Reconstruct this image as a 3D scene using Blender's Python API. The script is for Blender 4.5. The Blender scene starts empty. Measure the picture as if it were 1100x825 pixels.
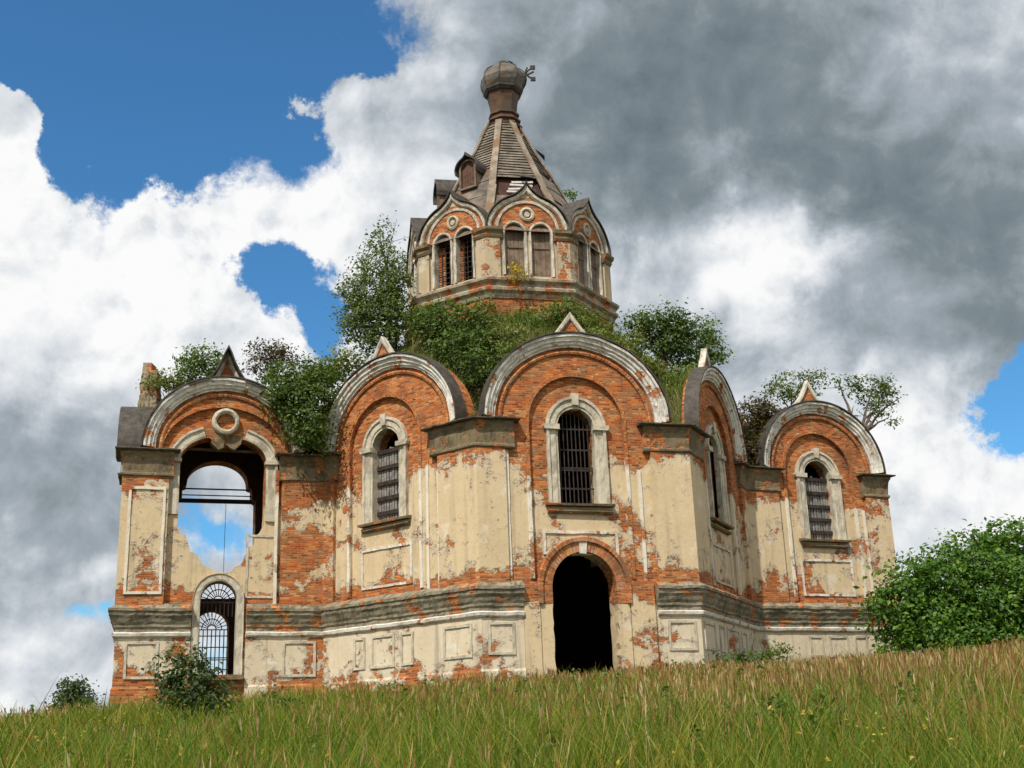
import bpy, bmesh, math, random
import numpy as np
from math import sin, cos, pi, radians, atan2, sqrt
from mathutils import Vector, Matrix, noise as mnoise
from mathutils.geometry import tessellate_polygon

random.seed(11)
rng = np.random.default_rng(11)
scene = bpy.context.scene
col = scene.collection

# ------------------------------------------------------------------ camera
F_PX, PITCH, ROLL = 1300.0, 0.29554509, 0.03677975      # focal length in pixels of an 1100 px wide frame
cam_d = bpy.data.cameras.new('camera')
cam = bpy.data.objects.new('camera', cam_d)
col.objects.link(cam)
fwd = Vector((0, cos(PITCH), sin(PITCH)))
up0 = Vector((0, -sin(PITCH), cos(PITCH)))
r0 = Vector((1, 0, 0))
cr_, sr_ = cos(ROLL), sin(ROLL)
c_right = r0 * cr_ - up0 * sr_
c_up = r0 * sr_ + up0 * cr_
cam.matrix_world = Matrix((c_right, c_up, -fwd)).transposed().to_4x4()
cam_d.sensor_width = 36.0
cam_d.lens = F_PX / 1100.0 * 36.0
cam_d.clip_start = 0.1
cam_d.clip_end = 8000
scene.camera = cam


def at(x, y, Y):
    """World point at depth Y (metres ahead of the camera) seen at photo pixel x, y."""
    X2, Y2 = x - 550.0, 412.5 - y
    X, V = X2 * cr_ + Y2 * sr_, -X2 * sr_ + Y2 * cr_
    c, s = cos(PITCH), sin(PITCH)
    q = Vector((X, F_PX * c - V * s, F_PX * s + V * c))
    return q * (Y / q.y)


def azel(x, y):
    q = at(x, y, 10).normalized()
    return math.degrees(atan2(q.x, q.y)), math.degrees(math.asin(q.z))


# ------------------------------------------------------------------ light, exposure
SUN_AZ, SUN_EL = -24.5, 52.0          # degrees; azimuth seen from the church, left of the direction to the camera
sun_dir = Vector((sin(radians(SUN_AZ)) * cos(radians(SUN_EL)), -cos(radians(SUN_AZ)) * cos(radians(SUN_EL)), sin(radians(SUN_EL))))
sd = bpy.data.lights.new('sun', 'SUN')
sd.energy = 3.9
sd.angle = radians(0.53)
sd.color = (1.0, 0.945, 0.85)
so = bpy.data.objects.new('sun', sd)
so.rotation_euler = sun_dir.to_track_quat('Z', 'Y').to_euler()
so.location = (0, 0, 60)
col.objects.link(so)
vs = scene.view_settings
vs.view_transform = 'Standard'
vs.look = 'None'
vs.exposure = 0.28
vs.gamma = 1.0
vs.use_curve_mapping = False

# ------------------------------------------------------------------ world: Nishita sky with clouds fixed to compass directions
world = bpy.data.worlds.new('World')
scene.world = world
world.use_nodes = True


class NT:
    """Small helper to write node trees."""

    def __init__(self, tree):
        self.t = tree
        tree.nodes.clear()

    def n(self, kind, **kw):
        nd = self.t.nodes.new(kind)
        for k, v in kw.items():
            setattr(nd, k, v)
        return nd

    def put(self, sock, v):
        if v is None:
            return
        if isinstance(v, bpy.types.NodeSocket):
            self.t.links.new(v, sock)
        else:
            if isinstance(v, (tuple, list)) and len(v) == 3 and sock.type == 'RGBA':
                v = (*v, 1.0)
            sock.default_value = v

    def math(self, op, a, b=None, c=None, clamp=False):
        nd = self.n('ShaderNodeMath', operation=op, use_clamp=clamp)
        for i, v in enumerate((a, b, c)):
            self.put(nd.inputs[i], v)
        return nd.outputs[0]

    def vmath(self, op, a, b=None, scale=None):
        nd = self.n('ShaderNodeVectorMath', operation=op)
        self.put(nd.inputs[0], a)
        self.put(nd.inputs[1], b)
        if scale is not None:
            self.put(nd.inputs['Scale'], scale)
        return nd.outputs['Value'] if op in ('DOT_PRODUCT', 'LENGTH', 'DISTANCE') else nd.outputs['Vector']

    def noise(self, vec, scale, detail=4, rough=0.55, dist=0.0, color=False):
        nd = self.n('ShaderNodeTexNoise')
        self.put(nd.inputs['Vector'], vec)
        self.put(nd.inputs['Scale'], scale)
        nd.inputs['Detail'].default_value = detail
        nd.inputs['Roughness'].default_value = rough
        nd.inputs['Distortion'].default_value = dist
        return nd.outputs['Color' if color else 'Fac']

    def mix(self, f, a, b, blend='MIX'):
        nd = self.n('ShaderNodeMix', data_type='RGBA', blend_type=blend)
        self.put(nd.inputs[0], f)
        self.put(nd.inputs[6], a)
        self.put(nd.inputs[7], b)
        return nd.outputs[2]

    def mapr(self, v, a, b, c=0.0, d=1.0, smooth=True):
        nd = self.n('ShaderNodeMapRange', interpolation_type='SMOOTHSTEP' if smooth else 'LINEAR')
        for i, x in enumerate((v, a, b, c, d)):
            self.put(nd.inputs[i], x)
        return nd.outputs[0]

    def ramp(self, v, pts, interp='LINEAR'):
        nd = self.n('ShaderNodeValToRGB')
        cr = nd.color_ramp
        cr.interpolation = interp
        while len(cr.elements) > 1:
            cr.elements.remove(cr.elements[-1])
        for i, (p, c) in enumerate(pts):
            e = cr.elements[0] if i == 0 else cr.elements.new(p)
            e.position = p
            e.color = (c, c, c, 1) if isinstance(c, (int, float)) else (*c, 1)
        self.put(nd.inputs[0], v)
        return nd.outputs[0]

    def xyz(self, v):
        nd = self.n('ShaderNodeSeparateXYZ')
        self.put(nd.inputs[0], v)
        return nd.outputs

    def comb(self, x, y, z):
        nd = self.n('ShaderNodeCombineXYZ')
        for i, v in enumerate((x, y, z)):
            self.put(nd.inputs[i], v)
        return nd.outputs[0]


def build_sky():
    T = NT(world.node_tree)
    sky = T.n('ShaderNodeTexSky', sky_type='NISHITA', sun_disc=False)
    sky.sun_elevation = radians(SUN_EL)
    sky.sun_rotation = atan2(sun_dir.x, sun_dir.y)
    sky.air_density = 1.0
    sky.dust_density = 0.3
    sky.ozone_density = 2.5
    bg1 = T.n('ShaderNodeBackground')
    blue = T.mix(1.0, sky.outputs[0], (0.40, 0.80, 1.0), 'MULTIPLY')
    T.put(bg1.inputs[0], blue)
    bg1.inputs[1].default_value = 0.118
    tc = T.n('ShaderNodeTexCoord')
    d = T.vmath('NORMALIZE', tc.outputs['Generated'])
    X, Y, Z = T.xyz(d)
    az = T.math('MULTIPLY', T.math('ARCTAN2', X, Y), 180 / pi)
    el = T.math('MULTIPLY', T.math('ARCSINE', Z), 180 / pi)
    ae = T.comb(az, el, 0.0)
    w1 = T.vmath('SUBTRACT', T.noise(d, 8, 9, 0.66, color=True), (0.5, 0.5, 0.5))
    wv = T.vmath('ADD', ae, T.vmath('SCALE', w1, scale=5.2))
    w2 = T.vmath('SUBTRACT', T.noise(d, 5, 3, 0.5, color=True), (0.5, 0.5, 0.5))
    ws = T.vmath('ADD', ae, T.vmath('SCALE', w2, scale=3.6))
    px = math.degrees(1 / F_PX)

    def blob(src, x, y, rx, ry, w):
        a, e = azel(x, y)
        mp = T.n('ShaderNodeMapping', vector_type='POINT')
        sx, sy = 1 / (rx * px / max(0.5, cos(radians(e)))), 1 / (ry * px)
        mp.inputs['Scale'].default_value = (sx, sy, 1)
        mp.inputs['Location'].default_value = (-a * sx, -e * sy, 0)
        T.put(mp.inputs['Vector'], src)
        ln = T.vmath('LENGTH', mp.outputs[0])
        return T.math('MULTIPLY', T.mapr(ln, 0.0, 1.5, 1.0, 0.0), w)

    # where the blue shows between the clouds
    clear = None
    for b in CLEAR:
        g = blob(wv, *b)
        clear = g if clear is None else T.math('MAXIMUM', clear, g)
    puff = T.noise(d, 16, 9, 0.62, 0.3)
    puff2 = T.noise(T.vmath('ADD', d, tuple(sun_dir * -0.0 + Vector((-0.010, -0.004, 0.014)))), 16, 9, 0.62, 0.3)
    big = T.noise(d, 3.5, 5, 0.5)

    def billow(vec, sc):
        vo = T.n('ShaderNodeTexVoronoi', feature='F1')
        T.put(vo.inputs['Vector'], vec)
        vo.inputs['Scale'].default_value = sc
        return T.math('SUBTRACT', 0.55, vo.outputs['Distance'])

    dw = T.vmath('ADD', d, T.vmath('SCALE', w1, scale=0.07))
    dw2 = T.vmath('ADD', dw, tuple(Vector((-0.011, -0.003, 0.015))))
    heap = T.math('ADD', billow(dw, 13), T.math('MULTIPLY', billow(dw, 31), 0.5))
    heap2 = T.math('ADD', billow(dw2, 13), T.math('MULTIPLY', billow(dw2, 31), 0.5))
    cov = T.math('SUBTRACT', 1.0, clear)
    for b in EXTRA:
        cov = T.math('ADD', cov, blob(wv, *b))
    cov = T.math('ADD', cov, T.math('MULTIPLY', T.math('SUBTRACT', puff, 0.5), 0.75))
    cov = T.math('ADD', cov, T.math('MULTIPLY', heap, 0.22))
    mask = T.mapr(cov, 0.40, 0.66)
    # how bright the cloud is: tall sunlit heads, dark flat bases
    s = T.math('ADD', 0.80, T.math('MULTIPLY', T.math('SUBTRACT', big, 0.5), 0.30))
    for b in DARK:
        s = T.math('SUBTRACT', s, blob(ws, *b))
    for b in BRIGHT:
        s = T.math('ADD', s, blob(wv, *b))
    relief = T.math('MULTIPLY', T.math('SUBTRACT', puff, puff2), 0.7)
    s = T.math('ADD', s, relief)
    s = T.math('ADD', s, T.math('MULTIPLY', T.math('MULTIPLY', T.math('SUBTRACT', heap, heap2), T.math('ADD', s, 0.05, clamp=True)), 0.40))
    s = T.math('ADD', s, T.math('MULTIPLY', T.math('SUBTRACT', T.noise(d, 7.5, 4, 0.45), 0.5), 0.26), clamp=True)
    ccol = T.ramp(s, [(0.0, (0.14, 0.18, 0.205)), (0.25, (0.22, 0.267, 0.295)), (0.5, (0.40, 0.45, 0.50)), (0.75, (0.72, 0.76, 0.80)), (0.92, (0.93, 0.94, 0.95)), (1.0, (1.0, 1.0, 1.0))])
    bg2 = T.n('ShaderNodeBackground')
    T.put(bg2.inputs[0], ccol)
    bg2.inputs[1].default_value = 0.80
    ms = T.n('ShaderNodeMixShader')
    T.put(ms.inputs[0], mask)
    T.put(ms.inputs[1], bg1.outputs[0])
    T.put(ms.inputs[2], bg2.outputs[0])
    out = T.n('ShaderNodeOutputWorld')
    T.put(out.inputs[0], ms.outputs[0])


# each: photo direction x, y, half-width, half-height in photo pixels, weight
CLEAR = [(140, -40, 282, 250, 1.7), (55, 165, 52, 66, 1.1), (398, 62, 46, 56, 1.1), (315, 300, 72, 46, 1.25), (350, 332, 36, 56, 1.1),
         (1108, 430, 75, 70, 1.2), (92, 655, 50, 22, 0.56), (240, 575, 110, 100, 0.60), (236, 690, 60, 60, 0.55)]
EXTRA = [(2, 110, 34, 28, 1.5), (392, 122, 44, 40, 1.2), (4, 195, 40, 75, 1.2)]
DARK = [(860, 170, 400, 290, 0.52), (1050, 330, 230, 180, 0.34), (640, 70, 330, 250, 0.30), (60, 535, 260, 110, 0.32), (30, 470, 170, 80, 0.15), (1010, 570, 240, 90, 0.12), (60, 690, 170, 90, 0.14), (1060, 60, 200, 160, -0.22)]
BRIGHT = [(735, 290, 180, 80, 0.36), (845, 262, 90, 75, 0.34), (150, 290, 260, 150, 0.26), (330, 220, 180, 90, 0.2), (1010, 500, 230, 115, 0.34)]
build_sky()


# ------------------------------------------------------------------ materials
def new_mat(name):
    m = bpy.data.materials.new(name)
    m.use_nodes = True
    return m, NT(m.node_tree)


def finish(T, color, rough=0.9, bump=None, bstr=0.5, bdist=0.02, spec=0.3, metal=0.0, trans=None):
    p = T.n('ShaderNodeBsdfPrincipled')
    T.put(p.inputs['Base Color'], color)
    T.put(p.inputs['Roughness'], rough)
    T.put(p.inputs['Metallic'], metal)
    p.inputs['Specular IOR Level'].default_value = spec
    if bump is not None:
        b = T.n('ShaderNodeBump')
        b.inputs['Strength'].default_value = bstr
        b.inputs['Distance'].default_value = bdist
        T.put(b.inputs['Height'], bump)
        T.put(p.inputs['Normal'], b.outputs[0])
    res = p.outputs[0]
    if trans is not None:
        tr = T.n('ShaderNodeBsdfTranslucent')
        T.put(tr.inputs[0], trans)
        mx = T.n('ShaderNodeMixShader')
        mx.inputs[0].default_value = 0.35
        T.put(mx.inputs[1], res)
        T.put(mx.inputs[2], tr.outputs[0])
        res = mx.outputs[0]
    o = T.n('ShaderNodeOutputMaterial')
    T.put(o.inputs[0], res)


def wall_coords(T):
    """(along the wall, height) of any upright surface, from its own normal."""
    g = T.n('ShaderNodeNewGeometry')
    tg = T.vmath('NORMALIZE', T.vmath('CROSS_PRODUCT', (0, 0, 1), g.outputs['True Normal']))
    u = T.vmath('DOT_PRODUCT', g.outputs['Position'], tg)
    z = T.xyz(g.outputs['Position'])[2]
    return g.outputs['Position'], T.comb(u, z, 0.0), u, z


def brick_nodes(T, uv, P):
    jig = T.vmath('SCALE', T.vmath('SUBTRACT', T.noise(P, 7, 3, 0.6, color=True), (0.5, 0.5, 0.5)), scale=0.035)
    bt = T.n('ShaderNodeTexBrick')
    T.put(bt.inputs['Vector'], T.vmath('ADD', uv, jig))
    bt.inputs['Color1'].default_value = (0, 0, 0, 1)
    bt.inputs['Color2'].default_value = (1, 1, 1, 1)
    bt.inputs['Mortar'].default_value = (0.5, 0.5, 0.5, 1)
    bt.inputs['Scale'].default_value = 1.0
    bt.inputs['Brick Width'].default_value = 0.27
    bt.inputs['Row Height'].default_value = 0.085
    bt.inputs['Mortar Size'].default_value = 0.013
    bt.inputs['Mortar Smooth'].default_value = 0.3
    bt.inputs['Bias'].default_value = 0.0
    tone = T.math('ADD', T.math('MULTIPLY', T.xyz(bt.outputs['Color'])[0], 0.45), T.math('MULTIPLY', T.noise(P, 1.3, 5, 0.6), 0.55))
    bc = T.ramp(tone, [(0.2, (0.13, 0.034, 0.014)), (0.4, (0.37, 0.088, 0.022)), (0.56, (0.51, 0.150, 0.036)), (0.74, (0.60, 0.27, 0.10)), (0.9, (0.58, 0.38, 0.22))])
    # lime bloom that old plaster leaves on brick
    lime = T.math('MULTIPLY', T.mapr(T.noise(P, 2.3, 7, 0.68), 0.58, 0.74), 0.5)
    bc = T.mix(lime, bc, (0.56, 0.44, 0.31))
    mort = T.mix(T.noise(P, 2.0, 4), (0.25, 0.13, 0.06), (0.43, 0.28, 0.15))
    # some bricks have fallen out of the skin
    gone = T.mapr(T.math('ADD', T.xyz(bt.outputs['Color'])[0], T.math('MULTIPLY', T.noise(P, 1.1, 3), 0.9)), 1.36, 1.42)
    bcol = T.mix(bt.outputs['Fac'], bc, mort)
    h = T.math('SUBTRACT', T.math('SUBTRACT', 1.0, T.math('MULTIPLY', bt.outputs['Fac'], 0.75)), T.math('MULTIPLY', gone, 2.6))
    h = T.math('ADD', h, T.math('MULTIPLY', T.noise(P, 18, 4, 0.65), 0.55))
    bcol = T.mix(T.math('MULTIPLY', gone, 0.55), bcol, (0.10, 0.045, 0.025))
    return bcol, h


def wall_material(name, profile, plaster_a=(0.52, 0.395, 0.232), plaster_b=(0.64, 0.515, 0.335), lime_amt=0.55, grime=0.5, zscale=16.0):
    """Plaster that has come off in sheets over brick. profile: how bare the brick is at each height (0 plaster, 1 brick)."""
    m, T = new_mat(name)
    P, uv, u, z = wall_coords(T)
    oi = T.n('ShaderNodeObjectInfo')
    bias = T.xyz(oi.outputs['Color'])[0]
    bcol, bh = brick_nodes(T, uv, P)
    zz = T.math('DIVIDE', z, zscale)
    bare = T.ramp(zz, [(a / zscale, b) for a, b in profile])
    n1 = T.noise(P, 0.55, 8, 0.62, 0.4)
    n2 = T.noise(P, 2.6, 7, 0.66)
    nn = T.math('ADD', T.math('MULTIPLY', n1, 0.62), T.math('MULTIPLY', n2, 0.38))
    v = T.math('ADD', nn, T.math('SUBTRACT', T.math('ADD', bare, bias), 0.5))
    # bias: object colour red 0.5 is neutral
    v = T.math('SUBTRACT', v, 0.5)
    isb = T.mapr(v, 0.495, 0.52)
    undercoat = T.math('SUBTRACT', T.mapr(v, 0.478, 0.488), isb, clamp=True)
    pl = T.mix(T.noise(P, 0.9, 6, 0.6), plaster_a, plaster_b)
    pl = T.mix(T.math('MULTIPLY', T.mapr(T.noise(P, 6.0, 6, 0.7), 0.45, 0.75), 0.30), pl, (0.36, 0.26, 0.15))
    white = T.math('MULTIPLY', T.mapr(T.noise(T.vmath('ADD', P, (31, 7, 3)), 1.1, 7, 0.7), 0.57, 0.66), lime_amt)
    pl = T.mix(white, pl, (0.66, 0.61, 0.51))
    # small pocks where the coat has dropped
    pock = T.math('MULTIPLY', T.mapr(T.noise(P, 5.5, 3, 0.55), 0.72, 0.735), 1.0)
    pl = T.mix(pock, pl, (0.40, 0.22, 0.12))
    pl = T.mix(T.math('MULTIPLY', undercoat, 0.75), pl, (0.58, 0.52, 0.42))
    colr = T.mix(isb, pl, bcol)
    # run-off stains down the wall and damp
    st = T.noise(T.comb(T.math('MULTIPLY', u, 3.2), T.math('MULTIPLY', z, 0.22), 0.0), 1.0, 5, 0.6)
    st = T.math('MULTIPLY', T.mapr(st, 0.50, 0.72), grime)
    colr = T.mix(T.math('MULTIPLY', st, 0.55), colr, (0.115, 0.09, 0.062))
    vo = T.n('ShaderNodeTexVoronoi', feature='DISTANCE_TO_EDGE')
    T.put(vo.inputs['Vector'], T.vmath('ADD', P, T.vmath('SCALE', T.noise(P, 2.2, 4, 0.6, color=True), scale=0.9)))
    vo.inputs['Scale'].default_value = 0.55
    crack = T.math('MULTIPLY', T.mapr(vo.outputs['Distance'], 0.004, 0.010, 1.0, 0.0), T.mapr(T.noise(P, 0.8, 2), 0.48, 0.56))
    colr = T.mix(T.math('MULTIPLY', crack, 0.3), colr, (0.14, 0.09, 0.055))
    blot = T.mapr(T.noise(T.vmath('ADD', P, (11, 3, 17)), 0.7, 6, 0.62), 0.50, 0.68)
    colr = T.mix(T.math('MULTIPLY', blot, T.math('ADD', 0.04, T.math('MULTIPLY', isb, 0.34))), colr, (0.12, 0.06, 0.035))
    hgt = T.math('ADD', T.math('MULTIPLY', T.math('SUBTRACT', 1.0, isb), 2.2), T.math('MULTIPLY', T.math('MULTIPLY', isb, bh), 0.8))
    hgt = T.math('SUBTRACT', hgt, T.math('MULTIPLY', undercoat, 0.7))
    hgt = T.math('SUBTRACT', hgt, T.math('MULTIPLY', pock, 0.9))
    hgt = T.math('ADD', hgt, T.math('MULTIPLY', n2, 0.5))
    finish(T, colr, 0.93, hgt, 1.0, 0.034, 0.15)
    return m


def radial_brick_material(name, limewash=0.35):
    """Bricks standing round an arch; the object's origin is the centre of the arch."""
    m, T = new_mat(name)
    tc = T.n('ShaderNodeTexCoord')
    X, Y, Z = T.xyz(tc.outputs['Object'])
    g = T.n('ShaderNodeNewGeometry')
    P = g.outputs['Position']
    r = T.math('POWER', T.math('ADD', T.math('MULTIPLY', X, X), T.math('MULTIPLY', Z, Z)), 0.5)
    a = T.math('MULTIPLY', T.math('ARCTAN2', Z, X), 1.9)
    bcol, bh = brick_nodes(T, T.comb(r, a, 0.0), P)
    lw = T.math('MULTIPLY', T.mapr(T.noise(P, 1.6, 7, 0.68), 0.5, 0.62), limewash)
    bcol = T.mix(lw, bcol, (0.56, 0.48, 0.35))
    st = T.math('MULTIPLY', T.mapr(T.noise(P, 1.4, 6, 0.62), 0.47, 0.66), 0.62)
    bcol = T.mix(st, bcol, (0.13, 0.085, 0.05))
    finish(T, bcol, 0.93, bh, 0.8, 0.02, 0.15)
    return m


def stone_material(name, base, dirt, amt=0.5, brickish=0.0, moss=0.0):
    """Rendered mouldings: limewash worn and blackened by weather."""
    m, T = new_mat(name)
    P, uv, u, z = wall_coords(T)
    n1 = T.noise(P, 1.5, 8, 0.68)
    n2 = T.noise(P, 7.0, 6, 0.7)
    c = T.mix(T.mapr(n2, 0.3, 0.7), tuple(x * 0.78 for x in base), base)
    st = T.noise(T.comb(T.math('MULTIPLY', u, 2.6), T.math('MULTIPLY', z, 0.6), 0.0), 1.0, 6, 0.65)
    k = T.math('MULTIPLY', T.mapr(T.math('ADD', T.math('MULTIPLY', n1, 0.5), T.math('MULTIPLY', st, 0.5)), 0.44, 0.60), amt)
    c = T.mix(k, c, dirt)
    if moss:
        c = T.mix(T.math('MULTIPLY', T.mapr(T.noise(P, 2.2, 6, 0.65), 0.52, 0.66), moss), c, (0.10, 0.115, 0.045))
    h = T.math('ADD', n2, T.math('MULTIPLY', n1, 1.2))
    if brickish:
        bcol, bh = brick_nodes(T, uv, P)
        f = T.mapr(T.noise(T.vmath('ADD', P, (5, 9, 2)), 1.7, 8, 0.66), 0.60 - 0.2 * brickish, 0.63 - 0.2 * brickish)
        c = T.mix(f, c, bcol)
        h = T.math('SUBTRACT', h, T.math('MULTIPLY', f, 1.2))
    finish(T, c, 0.92, h, 0.6, 0.018, 0.15)
    return m


def simple_material(name, a, b, scale=3.0, rough=0.8, metal=0.0, spec=0.3, streak=None, bump=0.3, bdist=0.01, third=None):
    m, T = new_mat(name)
    g = T.n('ShaderNodeNewGeometry')
    P = g.outputs['Position']
    n = T.noise(P, scale, 7, 0.65)
    c = T.mix(T.mapr(n, 0.33, 0.67), a, b)
    if third:
        c = T.mix(T.mapr(T.noise(T.vmath('ADD', P, (3, 8, 1)), scale * 0.6, 6, 0.65), 0.52, 0.62), c, third)
    if streak:
        X, Y, Z = T.xyz(P)
        s = T.noise(T.comb(T.math('MULTIPLY', T.math('ADD', X, Y), streak), T.math('MULTIPLY', Z, 0.5), 0.0), 1.0, 4, 0.6)
        c = T.mix(T.math('MULTIPLY', T.mapr(s, 0.5, 0.7), 0.5), c, tuple(x * 0.35 for x in a))
    finish(T, c, rough, T.noise(P, scale * 5, 5, 0.65), bump, bdist, spec, metal)
    return m


def leaf_material(name, dark, mid, light, odd=None):
    m, T = new_mat(name)
    g = T.n('ShaderNodeNewGeometry')
    r = g.outputs['Random Per Island']
    P = g.outputs['Position']
    v = T.math('ADD', T.math('MULTIPLY', r, 0.6), T.math('MULTIPLY', T.noise(P, 1.1, 3), 0.4))
    pts = [(0.15, dark), (0.5, mid), (0.85, light)]
    if odd:
        pts.append((0.93, odd))
    c = T.ramp(v, pts)
    finish(T, c, 0.55, spec=0.35, trans=T.mix(1.0, c, (1.25, 1.3, 0.6), 'MULTIPLY'))
    return m


W_MAIN = wall_material('weathered plaster and brick', [(0, 0.62), (1.9, 0.62), (2.4, 0.56), (3.2, 0.44), (4.6, 0.44), (5.4, 0.62), (5.75, 0.60), (6.15, 0.455), (8.4, 0.415), (9.3, 0.45), (10.1, 0.56), (10.8, 0.78), (15.9, 0.85)])
W_DRUM = wall_material('drum plaster and brick', [(16, 0.72), (18.3, 0.56), (19.0, 0.40), (20.5, 0.41), (20.95, 0.56), (21.2, 0.78), (22.4, 0.80), (22.6, 0.4), (23.9, 0.4)], (0.38, 0.29, 0.18), (0.54, 0.44, 0.30), 0.5, 0.7, 24.0)
W_PLINTH = wall_material('limewashed plinth', [(0, 0.62), (1.8, 0.60), (2.6, 0.51), (3.2, 0.445), (5.0, 0.42), (15, 0.4)], (0.53, 0.43, 0.28), (0.69, 0.61, 0.47), 1.0, 0.75)
W_TRIM = wall_material('whitened plaster trim', [(0, 0.40), (5.4, 0.55), (5.9, 0.45), (9.4, 0.42), (10.1, 0.56), (10.7, 0.80), (15.9, 0.85)], (0.62, 0.55, 0.43), (0.72, 0.67, 0.57), 0.6, 0.3)
W_DARK = simple_material('shade-darkened inside masonry', (0.05, 0.024, 0.017), (0.085, 0.042, 0.028), 1.5, 0.95, bump=0.5, bdist=0.03)  # interior shade is put into this near-black masonry colour
RING = radial_brick_material('radial brick', 0.25)
STONE = stone_material('worn limewash', (0.60, 0.54, 0.42), (0.19, 0.16, 0.115), 0.62)
ARCHI = stone_material('weathered arch moulding', (0.80, 0.77, 0.69), (0.22, 0.195, 0.155), 0.55, 0.14, 0.06)
GABLE = stone_material('grey weathered trim', (0.66, 0.60, 0.50), (0.17, 0.145, 0.105), 0.72)
CORN = stone_material('stained cornice', (0.31, 0.27, 0.19), (0.075, 0.07, 0.05), 0.85, 0.25, 0.35)
CAPS = stone_material('stained capital', (0.235, 0.18, 0.108), (0.065, 0.053, 0.035), 0.75, 0.22, 0.3)
CAPS_OLD = stone_material('rendered brick stub', (0.36, 0.29, 0.20), (0.14, 0.11, 0.075), 0.7, 0.35, 0.2)
WHITE = stone_material('flaking white limewash', (0.74, 0.71, 0.64), (0.40, 0.30, 0.18), 0.75, 0.1)
TIN = simple_material('dark old sheet iron', (0.035, 0.03, 0.026), (0.085, 0.07, 0.055), 4, 0.7, 0.2, 0.4)
SLAB = simple_material('rusted capping sheet', (0.05, 0.04, 0.03), (0.13, 0.11, 0.075), 3, 0.8, 0.0, 0.3)
SHEET = simple_material('weathered roof sheeting', (0.085, 0.066, 0.05), (0.22, 0.18, 0.14), 1.6, 0.65, 0.15, 0.4, 5.0, third=(0.19, 0.085, 0.038))
BOARD = simple_material('grey weathered boards', (0.095, 0.076, 0.056), (0.22, 0.185, 0.145), 2.0, 0.85, streak=None)
RIBM = simple_material('pale weathered ridge boards', (0.15, 0.115, 0.08), (0.31, 0.26, 0.20), 1.6, 0.8, third=(0.20, 0.105, 0.05))
RUST = simple_material('rusty sheet neck', (0.06, 0.03, 0.016), (0.135, 0.07, 0.034), 2.2, 0.6, 0.2, 0.4, third=(0.07, 0.05, 0.035))
DOME = simple_material('tarnished dome sheets', (0.065, 0.06, 0.05), (0.18, 0.155, 0.12), 2.5, 0.5, 0.4, 0.5, third=(0.13, 0.08, 0.045))
IRON = simple_material('rusty iron bars', (0.022, 0.018, 0.016), (0.06, 0.042, 0.032), 6, 0.7, 0.3, 0.4)
PALE_IRON = simple_material('dusty grey bars', (0.12, 0.108, 0.10), (0.29, 0.265, 0.24), 6, 0.8)
SHUT = simple_material('brown shutter boards', (0.12, 0.082, 0.055), (0.23, 0.17, 0.12), 2.5, 0.85, streak=9.0)
DARKWOOD = simple_material('black weathered planks', (0.03, 0.026, 0.024), (0.09, 0.078, 0.07), 5, 0.9)
PALEWOOD = simple_material('sky-pale laths', (0.55, 0.53, 0.49), (0.70, 0.68, 0.64), 5, 0.8)
SOIL = simple_material('roof soil and moss', (0.075, 0.065, 0.03), (0.16, 0.12, 0.06), 1.2, 0.95, bump=0.8, bdist=0.06, third=(0.06, 0.085, 0.02))
BARK = simple_material('bark', (0.07, 0.055, 0.04), (0.16, 0.13, 0.10), 8, 0.9)


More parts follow.
